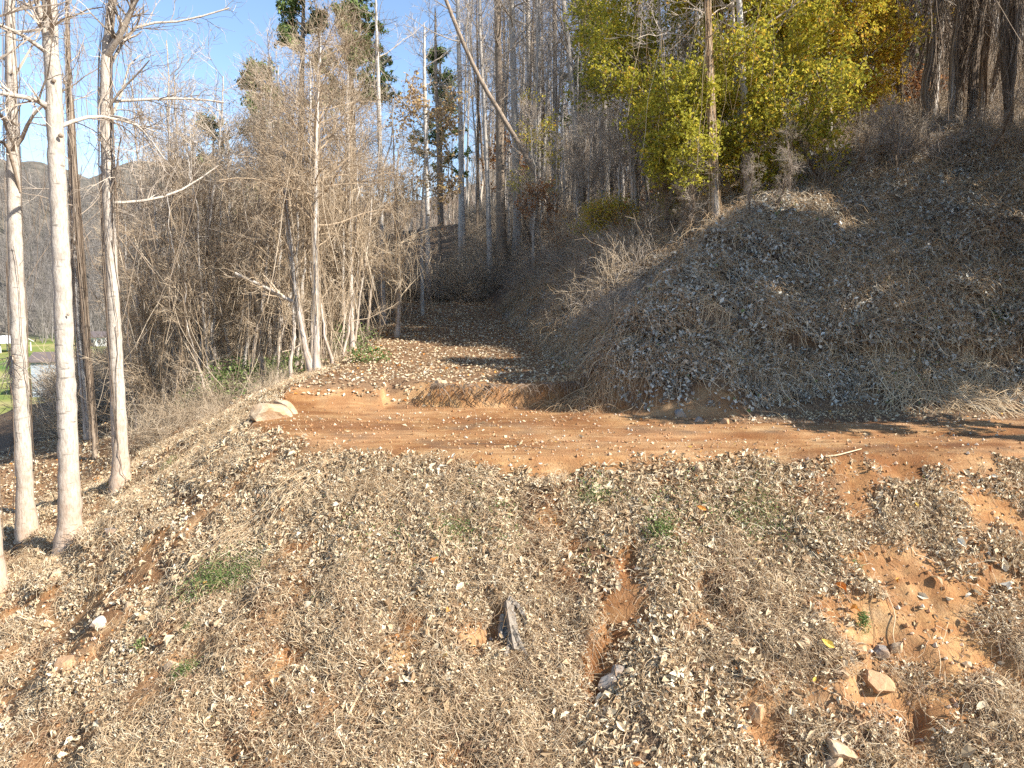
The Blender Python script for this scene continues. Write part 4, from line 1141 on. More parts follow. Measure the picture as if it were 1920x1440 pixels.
# unseen dense evergreens added outside the right of the frame to shade the bank
def shade_trees():
    K = 16; h = 15.0
    z = np.linspace(0, h, K)
    P = np.stack([0.02 * z, 0.03 * np.sin(z), z - .2], -1)[None]; R = (.22 * np.linspace(1, .2, K))[None]
    root = empty('shade_evergreen', (0, 0, 0), 'x', 'tree')
    trunk_mesh(P, R, 8).build('trunk', M['brown'], root, smooth=True)
    LP, LR = grow(P, R, 60, .32, 1, 1.3, 3.0, 6, up=.03, wob=.15, rr=.3, rmin=.012, shrink=.6)
    SP, SR = grow(LP, LR, 5, .3, 1, .8, 1.1, 4, up=.03, wob=.2, rr=.5, rmin=.008)
    cb = Buf(); tubes(cb, LP, LR, 4); tubes(cb, SP, SR, 3); cb.build('branches', M['twig_grey'], root)
    m = 20000
    ii = RNG.integers(0, len(SP), m); kk = RNG.integers(0, 4, m)
    lb = Buf(); leaves(lb, SP[ii, kk] + .14 * RNG.normal(size=(m, 3)), 0.34, None, 1, aspect=.3); lb.build('needles', M['needle'], root)
    first = True
    done = []
    for (u, v) in ( (1230, 560), (1400, 620), (1560, 560), (1250, 640), (1500, 450), (1350, 480), (1180, 480), (1640, 520), (1330, 600), (1060, 690), (1620, 380), (1780, 480), (1720, 540), (1150, 735), (1200, 745), (1750, 250), (1880, 290), (1600, 290), (1560, 330), (1700, 330), (1850, 350), (1850, 540), (1690, 430), (1450, 390)):
        x, y, zz = at(u, v)
        for t in np.arange(6, 60, .5):
            q = np.array([x, y, zz]) + np.array(S) * t
            if q[0] - .72 * max(q[1], 1) > 4.0 and q[1] > 3: break
        zg = float(H(np.array([q[0]]), np.array([q[1]]))[0])
        hh = (q[2] - zg) * 1.12 + 1.0
        if hh < 5 or hh > 19 or any(math.hypot(q[0] - a, q[1] - b) < 1.7 for a, b in done): continue
        done.append((q[0], q[1]))
        sc = hh / h
        lab = 'unseen dense evergreen added beyond the right edge to shade the bank'; g = 'evergreens added beyond the right edge for shade'
        w_ = min(1.15, max(.75, sc))
        if first:
            root.location = (q[0], q[1], zg); root.scale = (w_, w_, sc); root['label'] = lab; root['group'] = g; first = False
        else:
            copy_tree(root, (q[0], q[1], zg), RNG.random() * 6.28, (w_, w_, sc), lab, g)
    print('SHADE', [(round(a, 1), round(b, 1)) for a, b in done])
shade_trees()

# ------------------------------------------------------------------ undergrowth and far woods (masses)
def scatter(name, protos, pts, rz, sc, label, cat, tiltx=None):
    me = bpy.data.meshes.new(name)
    me.vertices.add(len(pts)); me.vertices.foreach_set('co', np.asarray(pts, np.float32).ravel())
    def att(n, t, v):
        a = me.attributes.new(n, t, 'POINT'); a.data.foreach_set('vector' if t == 'FLOAT_VECTOR' else 'value', v.ravel())
    rot = np.zeros((len(pts), 3), np.float32); rot[:, 2] = rz
    rot[:, 0] = 0.15 * RNG.normal(size=len(pts)); rot[:, 1] = 0.15 * RNG.normal(size=len(pts))
    if tiltx is not None:
        for i in range(len(pts)):
            q_ = Vector(tiltx[i]).to_track_quat('Z', 'Y') @ Quaternion((0, 0, 1), float(rz[i]))
            rot[i] = q_.to_euler()
    att('rot', 'FLOAT_VECTOR', rot)
    att('sc', 'FLOAT', np.asarray(sc, np.float32))
    o = bpy.data.objects.new(name, me); COL.objects.link(o)
    c = bpy.data.collections.new(name + '_kinds')
    for p in protos: c.objects.link(p)
    g = bpy.data.node_groups.new(name, 'GeometryNodeTree')
    g.interface.new_socket('Geometry', in_out='INPUT', socket_type='NodeSocketGeometry')
    g.interface.new_socket('Geometry', in_out='OUTPUT', socket_type='NodeSocketGeometry')
    N = g.nodes; L = g.links
    gi = N.new('NodeGroupInput'); go = N.new('NodeGroupOutput')
    ip = N.new('GeometryNodeInstanceOnPoints')
    ci = N.new('GeometryNodeCollectionInfo'); ci.inputs['Collection'].default_value = c
    ci.inputs['Separate Children'].default_value = True; ci.inputs['Reset Children'].default_value = True
    ip.inputs['Pick Instance'].default_value = True
    ar = N.new('GeometryNodeInputNamedAttribute'); ar.data_type = 'FLOAT_VECTOR'; ar.inputs[0].default_value = 'rot'
    as_ = N.new('GeometryNodeInputNamedAttribute'); as_.data_type = 'FLOAT'; as_.inputs[0].default_value = 'sc'
    e2r = N.new('FunctionNodeEulerToRotation')
    L.new(gi.outputs[0], ip.inputs['Points']); L.new(ci.outputs[0], ip.inputs['Instance'])
    L.new(ar.outputs[0], e2r.inputs[0]); L.new(e2r.outputs[0], ip.inputs['Rotation'])
    L.new(as_.outputs[0], ip.inputs['Scale']); L.new(ip.outputs[0], go.inputs[0])
    md = o.modifiers.new('scatter', 'NODES'); md.node_group = g
    tag(o, label, cat, kind='stuff')
    return o

def hidden(buf, name, mat):
    o = bpy.data.objects.new(name, buf.data(name, mat)); return o

def brush_proto(name, n, h, spread, mat, up, sub, leafm=None, leafn=0, r=.006):
    P = np.empty((n, 7, 3)); a = RNG.random(n) * 6.28; rr = spread * np.sqrt(RNG.random(n)) * 0.6
    cur = np.stack([rr * np.cos(a), rr * np.sin(a), np.full(n, -0.05)], -1)
    d = np.stack([np.cos(a) * .4, np.sin(a) * .4, np.ones(n)], -1) + 0.35 * RNG.normal(size=(n, 3))
    L = h * (0.4 + 0.8 * RNG.random(n))
    for k in range(7):
        P[:, k] = cur
        d = d / np.linalg.norm(d, axis=1, keepdims=True)
        cur = cur + d * (L / 6)[:, None]
        d = d + 0.25 * RNG.normal(size=(n, 3)); d[:, 2] += up
    R = np.full((n, 7), r) * np.linspace(1.1, .5, 7)[None]
    b = Buf(); tubes(b, P, R, 3)
    SP, SR = grow(P, R, sub, .25, 1, .8, h * .35, 5, up=up, wob=.35, rr=.8, rmin=r * .7)
    tubes(b, SP, SR, 3)
    o = hidden(b, name, M[mat])
    return o, SP

def undergrowth():
    pr = [brush_proto('brush', 26, 1.5, .7, 'twig_grey', 0.0, 7)[0], brush_proto('brush', 30, 1.1, .8, 'twig_grey', -.14, 7)[0], brush_proto('brush', 22, 2.0, .6, 'twig_tan', 0.02, 8)[0]]
    x, y = sample(9000, -4, 40, 17.5, 66)
    z, hs, ls = H(x, y, True)
    d = np.hypot(x, y)
    u, v = project(x, y, z)
    dens = np.where((hs > 0.7) & (u < 1220), 0.5, 0.0)            # left shoulder of the hill
    dens = np.where((u >= 1220) & (v < 360) & (hs > 9), 0.25, dens)
    dens = np.where((u >= 1620) & (v < 330), 0.5, dens)
    dens = np.where(y > 40, np.maximum(dens, 0.3), dens)
    k = (RNG.random(len(x)) < dens) & (hs > 0.6) & in_view(x, y, z, 180)
    x, y, z, hs = x[k], y[k], z[k], hs[k]
    sc = (0.45 + 0.6 * RNG.random(len(x))) * (0.5 + 0.5 * sstep(0.5, 2.5, hs)) * 1.1
    scatter('undergrowth', pr, np.stack([x, y, z], -1), RNG.random(len(x)) * 6.28, sc, 'grey brown bare brush covering the wooded hillside', 'brush')
    # tan thicket brush at the left of the track
    pr = [brush_proto('brush', 26, 1.7, .7, 'twig_tan', 0.0, 8)[0], brush_proto('brush', 30, 1.2, .8, 'twig_tan', -.12, 8)[0], brush_proto('brush', 22, 2.2, .6, 'twig_tan', 0.0, 8)[0]]
    x, y = sample(3600, -34, -4, 18.5, 56)
    z, hs, ls = H(x, y, True)
    u, v = project(x, y, z)
    k = (hs <= 0) & (ls > 0.4) & (u > 235) & ((ls > 1.4) | (y > 22)) & ~((u < 360) & (y > 34)) & in_view(x, y, z, 180)
    x, y, z, ls = x[k], y[k], z[k], ls[k]
    k2 = (RNG.random(len(x)) < 0.6)
    x, y, z, ls = x[k2], y[k2], z[k2], ls[k2]
    sc = (0.4 + 0.5 * RNG.random(len(x))) * (0.45 + 0.55 * sstep(0.4, 5, ls))
    scatter('thicket_brush', pr, np.stack([x, y, z], -1), RNG.random(len(x)) * 6.28, sc, 'tan bare brush filling the left thicket', 'brush')
    # overhanging brush that closes the upper end of the track
    x, y = sample(150, -7.5, -0.5, 41.5, 48)
    z = H(x, y)
    scatter('track_end_brush', [brush_proto('brush', 34, 2.6, 1.0, 'twig_tan', -.10, 8)[0], brush_proto('brush', 30, 2.2, 1.0, 'twig_grey', -.12, 8)[0]], np.stack([x, y, z], -1), RNG.random(len(x)) * 6.28, .7 + .6 * RNG.random(len(x)), 'arching tan brush closing off the upper end of the track', 'brush')
    # green-leaved shrubs low in the thicket
    def green(name, n, h, lf):
        o, SP = brush_proto(name, n, h, .6, 'twig_grey', 0, 6)
        return o, SP
    b = Buf()
    for (u, v, Y, rad, m) in ((450, 700, 22.5, 1.3, 2600), (380, 735, 22.5, .9, 1000), (500, 665, 24, 1.0, 1200), (640, 640, 27, 1.3, 1200), (560, 640, 24, .8, 700), (690, 690, 22, .6, 400)):
        x0 = (u - 960) / F * Y
        z0 = float(H(np.array([x0]), np.array([Y]))[0])
        th = RNG.normal(size=(m, 3)); th /= np.linalg.norm(th, axis=1, keepdims=True)
        C = np.array([x0, Y, z0 + rad * .35]) + th * rad * (0.4 + 0.6 * RNG.random((m, 1))) * [1.2, 1, .6]
        C = C[C[:, 2] > H(C[:, 0], C[:, 1])]
        leaves(b, C, .085)
    tag(b.build('shrub_leaves', M['weed']), 'thin green leaves on low shrubs inside the left thicket', 'shrubbery', kind='stuff')

def far_woods():
    def far_proto(h, mat, n):
        z = np.linspace(0, h, 8)
        P = np.stack([0.05 * z * RNG.normal(), 0 * z, z], -1)[None] + np.cumsum(RNG.normal(size=(1, 8, 3)) * .12, 1) * [1, 1, 0]
        R = (.16 * np.linspace(1, .3, 8))[None]
        b = Buf(); tubes(b, P, R, 5, 0.8)
        LP, LR = grow(P, R, n, .3, 1, .8, h * .22, 6, up=.1, wob=.2, rr=.35, rmin=.02)
        SP, SR = grow(LP, LR, 6, .2, 1, .7, h * .1, 4, up=.05, wob=.3, rr=.6, rmin=.014)
        tubes(b, LP, LR, 3); tubes(b, SP, SR, 3)
        return hidden(b, 'far_tree', M[mat])
    pr = [far_proto(20, 'twig_grey', 22), far_proto(17, 'twig_grey', 24), far_proto(23, 'twig_tan', 20)]
    x, y = sample(5200, -60, 150, 72, 190)
    z, hs, ls = H(x, y, True)
    u, v = project(x, y, z)
    k = (hs > 3) & (u > 420) & (u < 2050) & (RNG.random(len(x)) < np.where(u < 900, .25, .6))
    x, y, z, u = x[k], y[k], z[k], u[k]
    sc = (0.6 + 0.4 * RNG.random(len(x))) * np.where(u < 900, .6, 1)
    scatter('far_woodland', pr, np.stack([x, y, z - .3], -1), RNG.random(len(x)) * 6.28, sc, 'grey mass of bare trees far up the hill', 'woodland')
    pr = [far_proto(11, 'far_twigs', 26), far_proto(9, 'far_twigs', 26), far_proto(12, 'far_twigs', 24)]
    x, y = sample(9000, -420, -60, 225, 520)
    z, hs, ls = H(x, y, True)
    u, v = project(x, y, z)
    k = (u > -40) & (u < 600) & (hs <= 0)
    x, y, z = x[k], y[k], z[k]
    scatter('valley_woodland', pr, np.stack([x, y, z - .3], -1), RNG.random(len(x)) * 6.28, 0.8 + 0.5 * RNG.random(len(x)), 'hazy bare woods at the foot of the far mountain', 'woodland')
    # brush line at the near edge of the valley field
    pr = [brush_proto('brush', 30, 2.2, 1.2, 'twig_grey', 0.0, 9, r=.014)[0], brush_proto('brush', 30, 3.0, 1.2, 'twig_tan', 0.0, 9, r=.014)[0]]
    x, y = sample(1500, -50, -15, 30, 74)
    z, hs, ls = H(x, y, True)
    u, v = project(x, y, z)
    k = (u > 112) & (u < 420) & (hs <= 0) & ~((u < 160) & (y > 45)) & ~((u > 225) & (u < 330) & (y > 50) & (RNG.random(len(u)) < .7))
    x, y, z = x[k], y[k], z[k]
    scatter('valley_brush', pr, np.stack([x, y, z - .1], -1), RNG.random(len(x)) * 6.28, 0.6 + 0.7 * RNG.random(len(x)), 'brown brush sloping down to the valley field at the left', 'brush')
undergrowth()
far_woods()

def clump(name, mat, n_leaf, n_str, rad, hgt, lsize, droop, strand_mat=None, s_len=.25, s_r=.0025, flow=0.0, tmax=.93, aspect=.45):
    b = Buf()
    a = RNG.random(n_leaf) * 6.28; r = rad * np.sqrt(RNG.random(n_leaf))
    C = np.stack([r * np.cos(a), r * np.sin(a), hgt * RNG.random(n_leaf) ** 1.5 * (1.1 - r / rad)], -1)
    t = np.clip(RNG.random(n_leaf) ** .9 * tmax, 0, tmax)
    leaves(b, C, lsize, np.array([0, -.1, .55]), .8, t, droop=droop, aspect=aspect)
    P = np.empty((n_str, 7, 3)); a = RNG.random(n_str) * 6.28; r = rad * np.sqrt(RNG.random(n_str))
    cur = np.stack([r * np.cos(a), r * np.sin(a), 0.3 * hgt * RNG.random(n_str)], -1)
    hd = RNG.random(n_str) * 6.28 if not flow else -1.57 + flow * RNG.normal(size=n_str)
    L = s_len * (.4 + 1.2 * RNG.random(n_str)); lift = hgt * (.2 + 1.0 * RNG.random(n_str) ** 1.5)
    for k in range(7):
        P[:, k] = cur + np.stack([0 * lift, 0 * lift, lift * math.sin(k / 6 * 3.1)], -1)
        hd = hd + .38 * RNG.normal(size=n_str)
        cur = cur + np.stack([np.cos(hd), np.sin(hd), .12 * RNG.normal(size=n_str)], -1) * (L / 6)[:, None]
    sb = Buf(); tubes(sb, P, np.full((n_str, 7), 1.0) * (s_r * (.6 + .8 * RNG.random(n_str)))[:, None], 3, tint=np.clip(RNG.normal(.55, .25, n_str), 0, 1))
    me = b.data(name, M[mat]); m2 = sb.data(name + '_s', M['vine'])
    # one mesh with two materials
    import bmesh
    bm = bmesh.new(); bm.from_mesh(me); k0 = len(bm.faces); bm.from_mesh(m2); bm.faces.ensure_lookup_table()
    for f in bm.faces[k0:]: f.material_index = 1
    me3 = bpy.data.meshes.new(name); bm.to_mesh(me3); bm.free()
    me3.materials.append(M[mat]); me3.materials.append(M['vine'])
    bpy.data.meshes.remove(me); bpy.data.meshes.remove(m2)
    return bpy.data.objects.new(name, me3)

def mats():
    # bank below the road
    x, y = sample(70000, -13, 13, 7, 20)
    z, hs, ls = H(x, y, True)
    b = bare_mask(x, y, hs, ls)
    b2 = np.where((x < -5.5) | (y > 15), .45, 0)
    cl = sstep(.3, .5, .5 + .5 * fbm(x, y, .8, 3, 171))
    u, v = project(x, y, z)
    st = .5 + .5 * fbm(x, y, 1.5, 3, 172) + .22 * np.exp(-(((u - 520) / 260) ** 2 + ((v - 1250) / 170) ** 2)) - .18 * np.exp(-(((u - 950) / 300) ** 2 + ((v - 1000) / 110) ** 2))
    base = (1 - b) * (1 - b2) * (ls > .12) * in_view(x, y, z, 180)
    leafy_ = RNG.random(len(x)) < base * (.15 + .85 * cl) * sstep(.62, .48, st) * .32
    straw_ = ~leafy_ & (RNG.random(len(x)) < base * sstep(.40, .56, st) * .22)
    brown_ = ~leafy_ & ~straw_ & (RNG.random(len(x)) < base * sstep(.45, .6, st) * .14)
    for nm, mk, pr, lab in (
        ('leaf_mats', leafy_, [clump('litter_mat', 'litter', 100, 16, .23, .10, .070, .3, flow=.8, s_len=.22, s_r=.0017), clump('litter_mat', 'litter', 60, 16, .22, .08, .095, .2, s_len=.2, s_r=.0016), clump('litter_mat', 'litter', 120, 20, .24, .12, .060, .4, s_len=.2, s_r=.0016)],
         'matted pale dead leaves covering the bank below the road'),
        ('straw_mats', straw_, [clump('straw_mat', 'litter', 60, 50, .22, .09, .058, .3, flow=.8, s_len=.24, s_r=.0017), clump('straw_mat', 'litter', 70, 44, .22, .12, .05, .3, flow=1.2, s_len=.18, s_r=.0018)],
         'combed tan straw and vine stalks lying on the bank'),
        ('brown_mats', brown_, [clump('brown_mat', 'brownlitter', 90, 40, .24, .07, .055, .2, flow=.9, s_len=.25, s_r=.002)], 'dark brown leaf mould patches on the bank')):
        nr = normal_at(x[mk], y[mk]) + .12 * RNG.normal(size=(mk.sum(), 3))
        rz = .5 * RNG.normal(size=mk.sum()) + np.where(x[mk] < -.5, -.6, 0.0)
        print(nm, mk.sum())
        scatter(nm, pr, np.stack([x[mk], y[mk], z[mk]], -1), rz, .65 + .75 * RNG.random(mk.sum()) ** 1.5, lab, 'leaf litter', tiltx=nr)
    # shaded bank
    pr = [clump('leaf_drape', 'kudzu', 150, 14, .36, .28, .115, 1.4, flow=.8, s_len=.5, s_r=.0028, aspect=.5), clump('leaf_drape', 'kudzu', 110, 30, .38, .32, .10, 1.4, flow=.8, s_len=.6, s_r=.0028, aspect=.42), clump('leaf_drape', 'kudzu', 150, 10, .34, .22, .13, 1.2, flow=.8, s_len=.4, s_r=.0028, aspect=.55)]
    x, y = sample(34000, -1, 26, 15, 36)
    z, hs, ls = H(x, y, True)
    b = bare_mask(x, y, hs, ls)
    cl = sstep(.3, .6, .5 + .5 * fbm(x, y, 1.5, 3, 181))
    k = (hs > .25) & (hs < 14) & (RNG.random(len(x)) < (1 - b) * (.3 + .7 * cl) * .62) & in_view(x, y, z, 180)
    x, y, z, hs = x[k], y[k], z[k], hs[k]
    print('drapes', len(x))
    nr = normal_at(x, y) + .25 * RNG.normal(size=(len(x), 3))
    scatter('leaf_drapes', pr, np.stack([x, y, z + .03], -1), .6 * RNG.normal(size=len(x)), (.6 + .7 * RNG.random(len(x))) * (.5 + .5 * sstep(.2, 1.2, hs)), 'thick drapes of grey withered leaves hanging on the shaded bank', 'withered leaves', tiltx=nr)
mats()

def green_specks():
    b = Buf()
    x, y = sample(26000, -6, 8, 8.5, 11.8)
    z, hs, ls = H(x, y, True); u, v = project(x, y, z)
    g = np.exp(-(((u - 1180) / 420) ** 2 + ((v - 985) / 80) ** 2)) * sstep(.45, .68, .5 + .5 * fbm(x, y, .55, 3, 201))
    k = (ls > .15) & (RNG.random(len(x)) < g * 1.2) & (bare_mask(x, y, hs, ls) < .4)
    x, y, z = x[k], y[k], z[k]
    C = np.stack([x, y, z + .06 + .10 * RNG.random(len(x))], -1)
    leaves(b, C, .04, np.array([0, -.4, .8]), .8, aspect=.45)
    tag(b.build('green_growth', M['weed']), 'sparse green shoots among the dead leaves on the upper bank', 'green shoots', kind='stuff')
green_specks()

def rust_specks():
    b = Buf()
    x, y = sample(30000, -6, 12, 24, 50)
    z, hs, ls = H(x, y, True); u, v = project(x, y, z)
    k = (hs > 2) & (u > 850) & (u < 1300) & (RNG.random(len(x)) < .35 * sstep(.52, .66, .5 + .5 * fbm(x, y, 2.5, 3, 211))) & in_view(x, y, z, 120)
    x, y, z = x[k], y[k], z[k]
    leaves(b, np.stack([x, y, z + 1.6 * RNG.random(len(x))], -1), .12)
    tag(b.build('rusty_leaves', M['rust']), 'rusty leaves caught in the brush of the central wood', 'leaves', kind='stuff')
rust_specks()

# ------------------------------------------------------------------ stones, stumps, sticks, weeds
def rock_mat(name, a, b_):
    m, nt, b = new_mat(name)
    n1 = noise(nt, 9, 8, None, .7)
    c = ramp(nt, n1, [(0.3, a), (0.6, b_), (0.8, tuple(min(1, k * 1.2) for k in b_))])
    c = mix(nt, ramp(nt, noise(nt, 4, 5), [(.42, (0, 0, 0)), (.62, (.7,) * 3)]), c, (.40, .24, .12))
    nt.links.new(c, b.inputs['Base Color'])
    bump(nt, b, n1, .8, .03)
    return m
M['rock_tan'] = rock_mat('tan_rock', (0.34, 0.24, 0.15), (0.54, 0.43, 0.30))
M['rock_white'] = rock_mat('white_rock', (0.42, 0.38, 0.32), (0.66, 0.62, 0.55))
M['rock_grey'] = rock_mat('grey_rock', (0.16, 0.15, 0.14), (0.30, 0.28, 0.26))
M['rock_orange'] = rock_mat('clay_stained_rock', (0.36, 0.20, 0.10), (0.52, 0.34, 0.20))

def rock(label, u, v, wpx, hpx, mat, rot=0, seed=0, name='rock', depth=0.8, cat='rock', facets=14, sub=3):
    import bmesh
    x, y, z = at(u, v + hpx * .35)
    d = y / F * 1.05
    bm = bmesh.new()
    bmesh.ops.create_icosphere(bm, subdivisions=sub, radius=1.0)
    rg = np.random.default_rng(seed + 100)
    pl = rg.normal(size=(facets, 3)); pl /= np.linalg.norm(pl, axis=1, keepdims=True)
    of = 0.42 + 0.36 * rg.random(facets)
    sx, sy, sz = wpx / 2 * d, wpx / 2 * d * depth, hpx / 2 * d * 1.1
    for vt in bm.verts:
        c = np.array(vt.co)
        for k in range(facets):
            t = c @ pl[k]
            if t > of[k]: c = c - pl[k] * (t - of[k])
        c = c * (1 + 0.025 * rg.normal())
        c = c * 1.35
        X, Z = c[0] * sx, c[2] * sz
        ca, sa = math.cos(math.radians(rot)), math.sin(math.radians(rot))
        vt.co = (X * ca + Z * sa, c[1] * sy, -X * sa + Z * ca)
    me = bpy.data.meshes.new(name); bm.to_mesh(me); bm.free()
    me.materials.append(M[mat])
    o = bpy.data.objects.new(name, me); COL.objects.link(o)
    o.location = (x, y, z + sz * .22 + .02 * (y < 12.5))
    return tag(o, label, cat)

rock('large flat tan boulder lying at the left end of the dirt road', 506, 768, 70, 44, 'rock_tan', rot=-10, seed=8, name='boulder', cat='boulder', depth=.8, facets=9)
rock('pale slab tilted against the right side of the boulder', 541, 764, 50, 22, 'rock_tan', rot=20, seed=6, name='boulder', cat='boulder', depth=.8, facets=9)
rock('small pale stone on the slope right of the vine wound trunk', 277, 868, 13, 8, 'rock_white', seed=7)
rock('cream stone on the ground in front of the thickest pale trunk', 105, 1076, 28, 24, 'rock_tan', seed=9)
rock('flat grey green stone right of the thickest pale trunk', 210, 993, 30, 15, 'rock_grey', rot=-8, seed=10)
rock('bright white stone low on the left slope', 182, 1167, 32, 19, 'rock_white', rot=-10, seed=11)
rock('half buried clay stained stone beside the dark burrow', 125, 1245, 42, 30, 'rock_orange', rot=-35, seed=12)
rock('white streaked stone tucked against the clay stained one', 112, 1258, 22, 18, 'rock_white', rot=-40, seed=13)
rock('long pale jagged stone at the bottom edge', 1572, 1405, 76, 26, 'rock_tan', rot=32, seed=15)
rock('pale lump beside the long jagged stone at the bottom edge', 1560, 1428, 40, 30, 'rock_tan', seed=16)
rock('rounded tan stone at the left of the clay scar', 1510, 1208, 24, 26, 'rock_tan', seed=17)
rock('tan stone on the upper rim of the dark pit in the clay scar', 1683, 1213, 26, 22, 'rock_tan', rot=20, seed=18)
rock('grey wedge of stone under the pit in the clay scar', 1650, 1222, 40, 14, 'rock_grey', rot=-20, seed=19)
rock('round buff stone at the top of the right scar', 1170, 1172, 13, 11, 'rock_tan', seed=20)
rock('grey slabby stone leaning under the middle scar', 1148, 1275, 34, 44, 'rock_grey', rot=50, seed=21)
rock('pointed grey stone at the middle scar', 1158, 1258, 22, 26, 'rock_grey', rot=10, seed=22)
rock('dark wet stone at the toe of the bank in the shade', 1275, 772, 24, 16, 'rock_grey', seed=23)
rock('grey blocky stone just below the dark one at the bank toe', 1310, 786, 16, 12, 'rock_grey', seed=24)
rock('reddish stone at the bank toe beside the road', 1360, 790, 18, 13, 'rock_orange', seed=25)
rock('pale boulder nose at the left end of the clay cut', 828, 716, 22, 14, 'rock_tan', seed=26)
rock('flat cream stone on the far right road edge', 1858, 782, 24, 10, 'rock_orange', seed=27)
rock('brown slab in the lower right litter', 1640, 1275, 62, 34, 'rock_orange', rot=8, seed=28)
rock('low tan stone beside the brown slab', 1580, 1262, 30, 16, 'rock_tan', rot=25, seed=29)
rock('pale chip lying on the clay scar at the right', 1812, 1245, 16, 14, 'rock_tan', seed=30)
rock('orange stone below the long clay scar', 1420, 1328, 34, 44, 'rock_orange', rot=-20, seed=31)
rock('cream stone half way down the left slope', 240, 1135, 20, 14, 'rock_tan', rot=-30, seed=32)
rock('tan stone in the litter left of the green sprig', 322, 1248, 30, 20, 'rock_tan', rot=-20, seed=33)
rock('pale rock at the top right of the bank near the stump', 1310, 881, 26, 16, 'rock_tan', rot=15, seed=34)
rock('blue grey stone high on the shaded bank', 1641, 421, 22, 13, 'rock_grey', seed=35)

def stump(label, u, v, wpx, hpx, mat=None):
    x, y, z = at(u, v + hpx * .5)
    s = y / F
    root = empty('stump', (x, y, z), label, 'stump')
    K = 5
    P = np.stack([np.linspace(0, .02, K), np.linspace(0, -.01, K), np.linspace(-.2, hpx * s * .35, K)], -1)[None]
    R = (wpx / 2 * s * np.linspace(1.15, 1, K))[None]
    b = Buf(); tubes(b, P, R, 12); b.build('bark', M['pale'], root, smooth=True)
    b = Buf()
    c = P[0, -1]; n = 14
    th = np.arange(n) * 2 * math.pi / n
    rr = R[0, -1] * (0.96 + .05 * RNG.random(n))
    V = np.vstack([c + [0, 0, .012], np.stack([c[0] + rr * np.cos(th), c[1] + rr * np.sin(th), c[2] + .004 + 0 * th], -1)])
    b.add(V, t=[[0, i + 1, (i + 1) % n + 1] for i in range(n)])
    m, nt, bb = new_mat('cut_wood')
    wv = nt.nodes.new('ShaderNodeTexNoise'); wv.inputs['Scale'].default_value = 40
    nt.links.new(ramp(nt, wv.outputs[0], [(0.3, (0.5, 0.38, 0.24)), (0.7, (0.66, 0.54, 0.38))]), bb.inputs['Base Color'])
    b.build('cut_face', m, root)
    root.rotation_euler = (math.radians(48), 0, math.radians(12))
stump('pale sawn stump on the bank just below the middle of the road', 1114, 906, 25, 24)
stump('narrow pale sawn stump right under the road, left of the pale rock', 1268, 876, 14, 22)

# the weathered root crown in the middle of the bank
M['oldwood'] = bark_mat('weathered_wood', (0.11, 0.088, 0.07), (0.24, 0.205, 0.165), (0.38, 0.33, 0.27), mud=False, marks=.6, fine=40)
def root_crown():
    x, y, z = at(960, 1180)
    s = y / F
    root = empty('old_stump', (x, y, z), 'weathered grey split stump with flaring roots in the middle of the bank', 'stump')
    b = Buf()
    spec = [((-8, -45), (-2, 0), (6, 48), 17, 11), ((-6, -48), (14, -38), (30, -8), 11, 4), ((-14, -30), (-22, 0), (-18, 28), 11, 6), ((0, 10), (14, 40), (30, 62), 10, 4), ((-4, -20), (4, 20), (-12, 60), 9, 5)]
    for a, m, c, w0, w1 in spec:
        q = np.array([a, m, c], float)
        t = np.linspace(0, 1, 9)[:, None]
        pp = (1 - t) ** 2 * q[0] + 2 * t * (1 - t) * q[1] * 1.0 + t ** 2 * q[2]
        X = pp[:, 0] * s; dn = pp[:, 1] * s
        Y = -dn * .72; Zg = H(x + X, y + Y) - z
        P = np.stack([X, Y, Zg + 0.04 + .05 * (1 - t[:, 0])], -1)[None]
        t2 = np.linspace(0, 8, 22); P = np.stack([np.interp(t2, range(9), P[0, :, i]) for i in range(3)], -1)[None]
        R = (np.interp(t2, [0, 8], [w0, w1]) * s * .8 * (1 + .12 * RNG.normal(size=22)))[None]
        bb = Buf(); tubes(bb, P, R, 11)
        V = bb.v[0].reshape(22, 11, 3); c = P[0][:, None]
        prof = 1 + .38 * RNG.normal(size=11)
        V = c + (V - c) * np.clip(prof, .4, 1.7)[None, :, None] * (1 + .07 * RNG.normal(size=(22, 11, 1)))
        b.add(V.reshape(-1, 3), q=bb.q[0])
    b.build('roots', M['oldwood'], root)
root_crown()

def stick(label, pts, r0, r1, mat='vine', tint=.8, lift=.03, name='branch', side=()):
    """pts in pixels, laid on the ground"""
    W = np.array([at(u, v) for u, v in pts])
    s = np.linspace(0, len(W) - 1, 12); i = np.clip(s.astype(int), 0, len(W) - 2); f = (s - i)[:, None]
    P = W[i] * (1 - f) + W[i + 1] * f
    P[:, 2] = np.maximum(P[:, 2], H(P[:, 0], P[:, 1])) + lift + .02 * np.sin(np.linspace(0, 3.1, 12))
    P[1:-1] = P[1:-1] * .5 + (P[:-2] + P[2:]) * .25
    P = P[None]; R = np.linspace(r0, r1, 12)[None]
    b = Buf(); tubes(b, P, R, 6, tint)
    if side:
        SP, SR = grow(P, R, side[0], .3, .95, .6, side[1], 6, up=-.02, wob=.2, rr=.6, rmin=.004); tubes(b, SP, SR, 4, tint)
    o = b.build(name, M[mat], smooth=True, origin=tuple(P[0, 0]))
    return tag(o, label, 'branch')
stick('bent pale branch lying at the lower edge of the road', [(1545, 860), (1572, 859), (1590, 854), (1615, 845)], .015, .008)
stick('long curved pale branch arching at the lower left', [(645, 1365), (672, 1310), (700, 1262), (740, 1237)], .020, .010)
stick('thin pale stick at the bottom left of centre', [(470, 1375), (560, 1376), (620, 1385), (690, 1420)], .012, .007)
stick('dark broken branch left of the old stump', [(545, 1145), (590, 1162), (645, 1178)], .016, .008, 'vine_dark', .3, side=(3, .2))
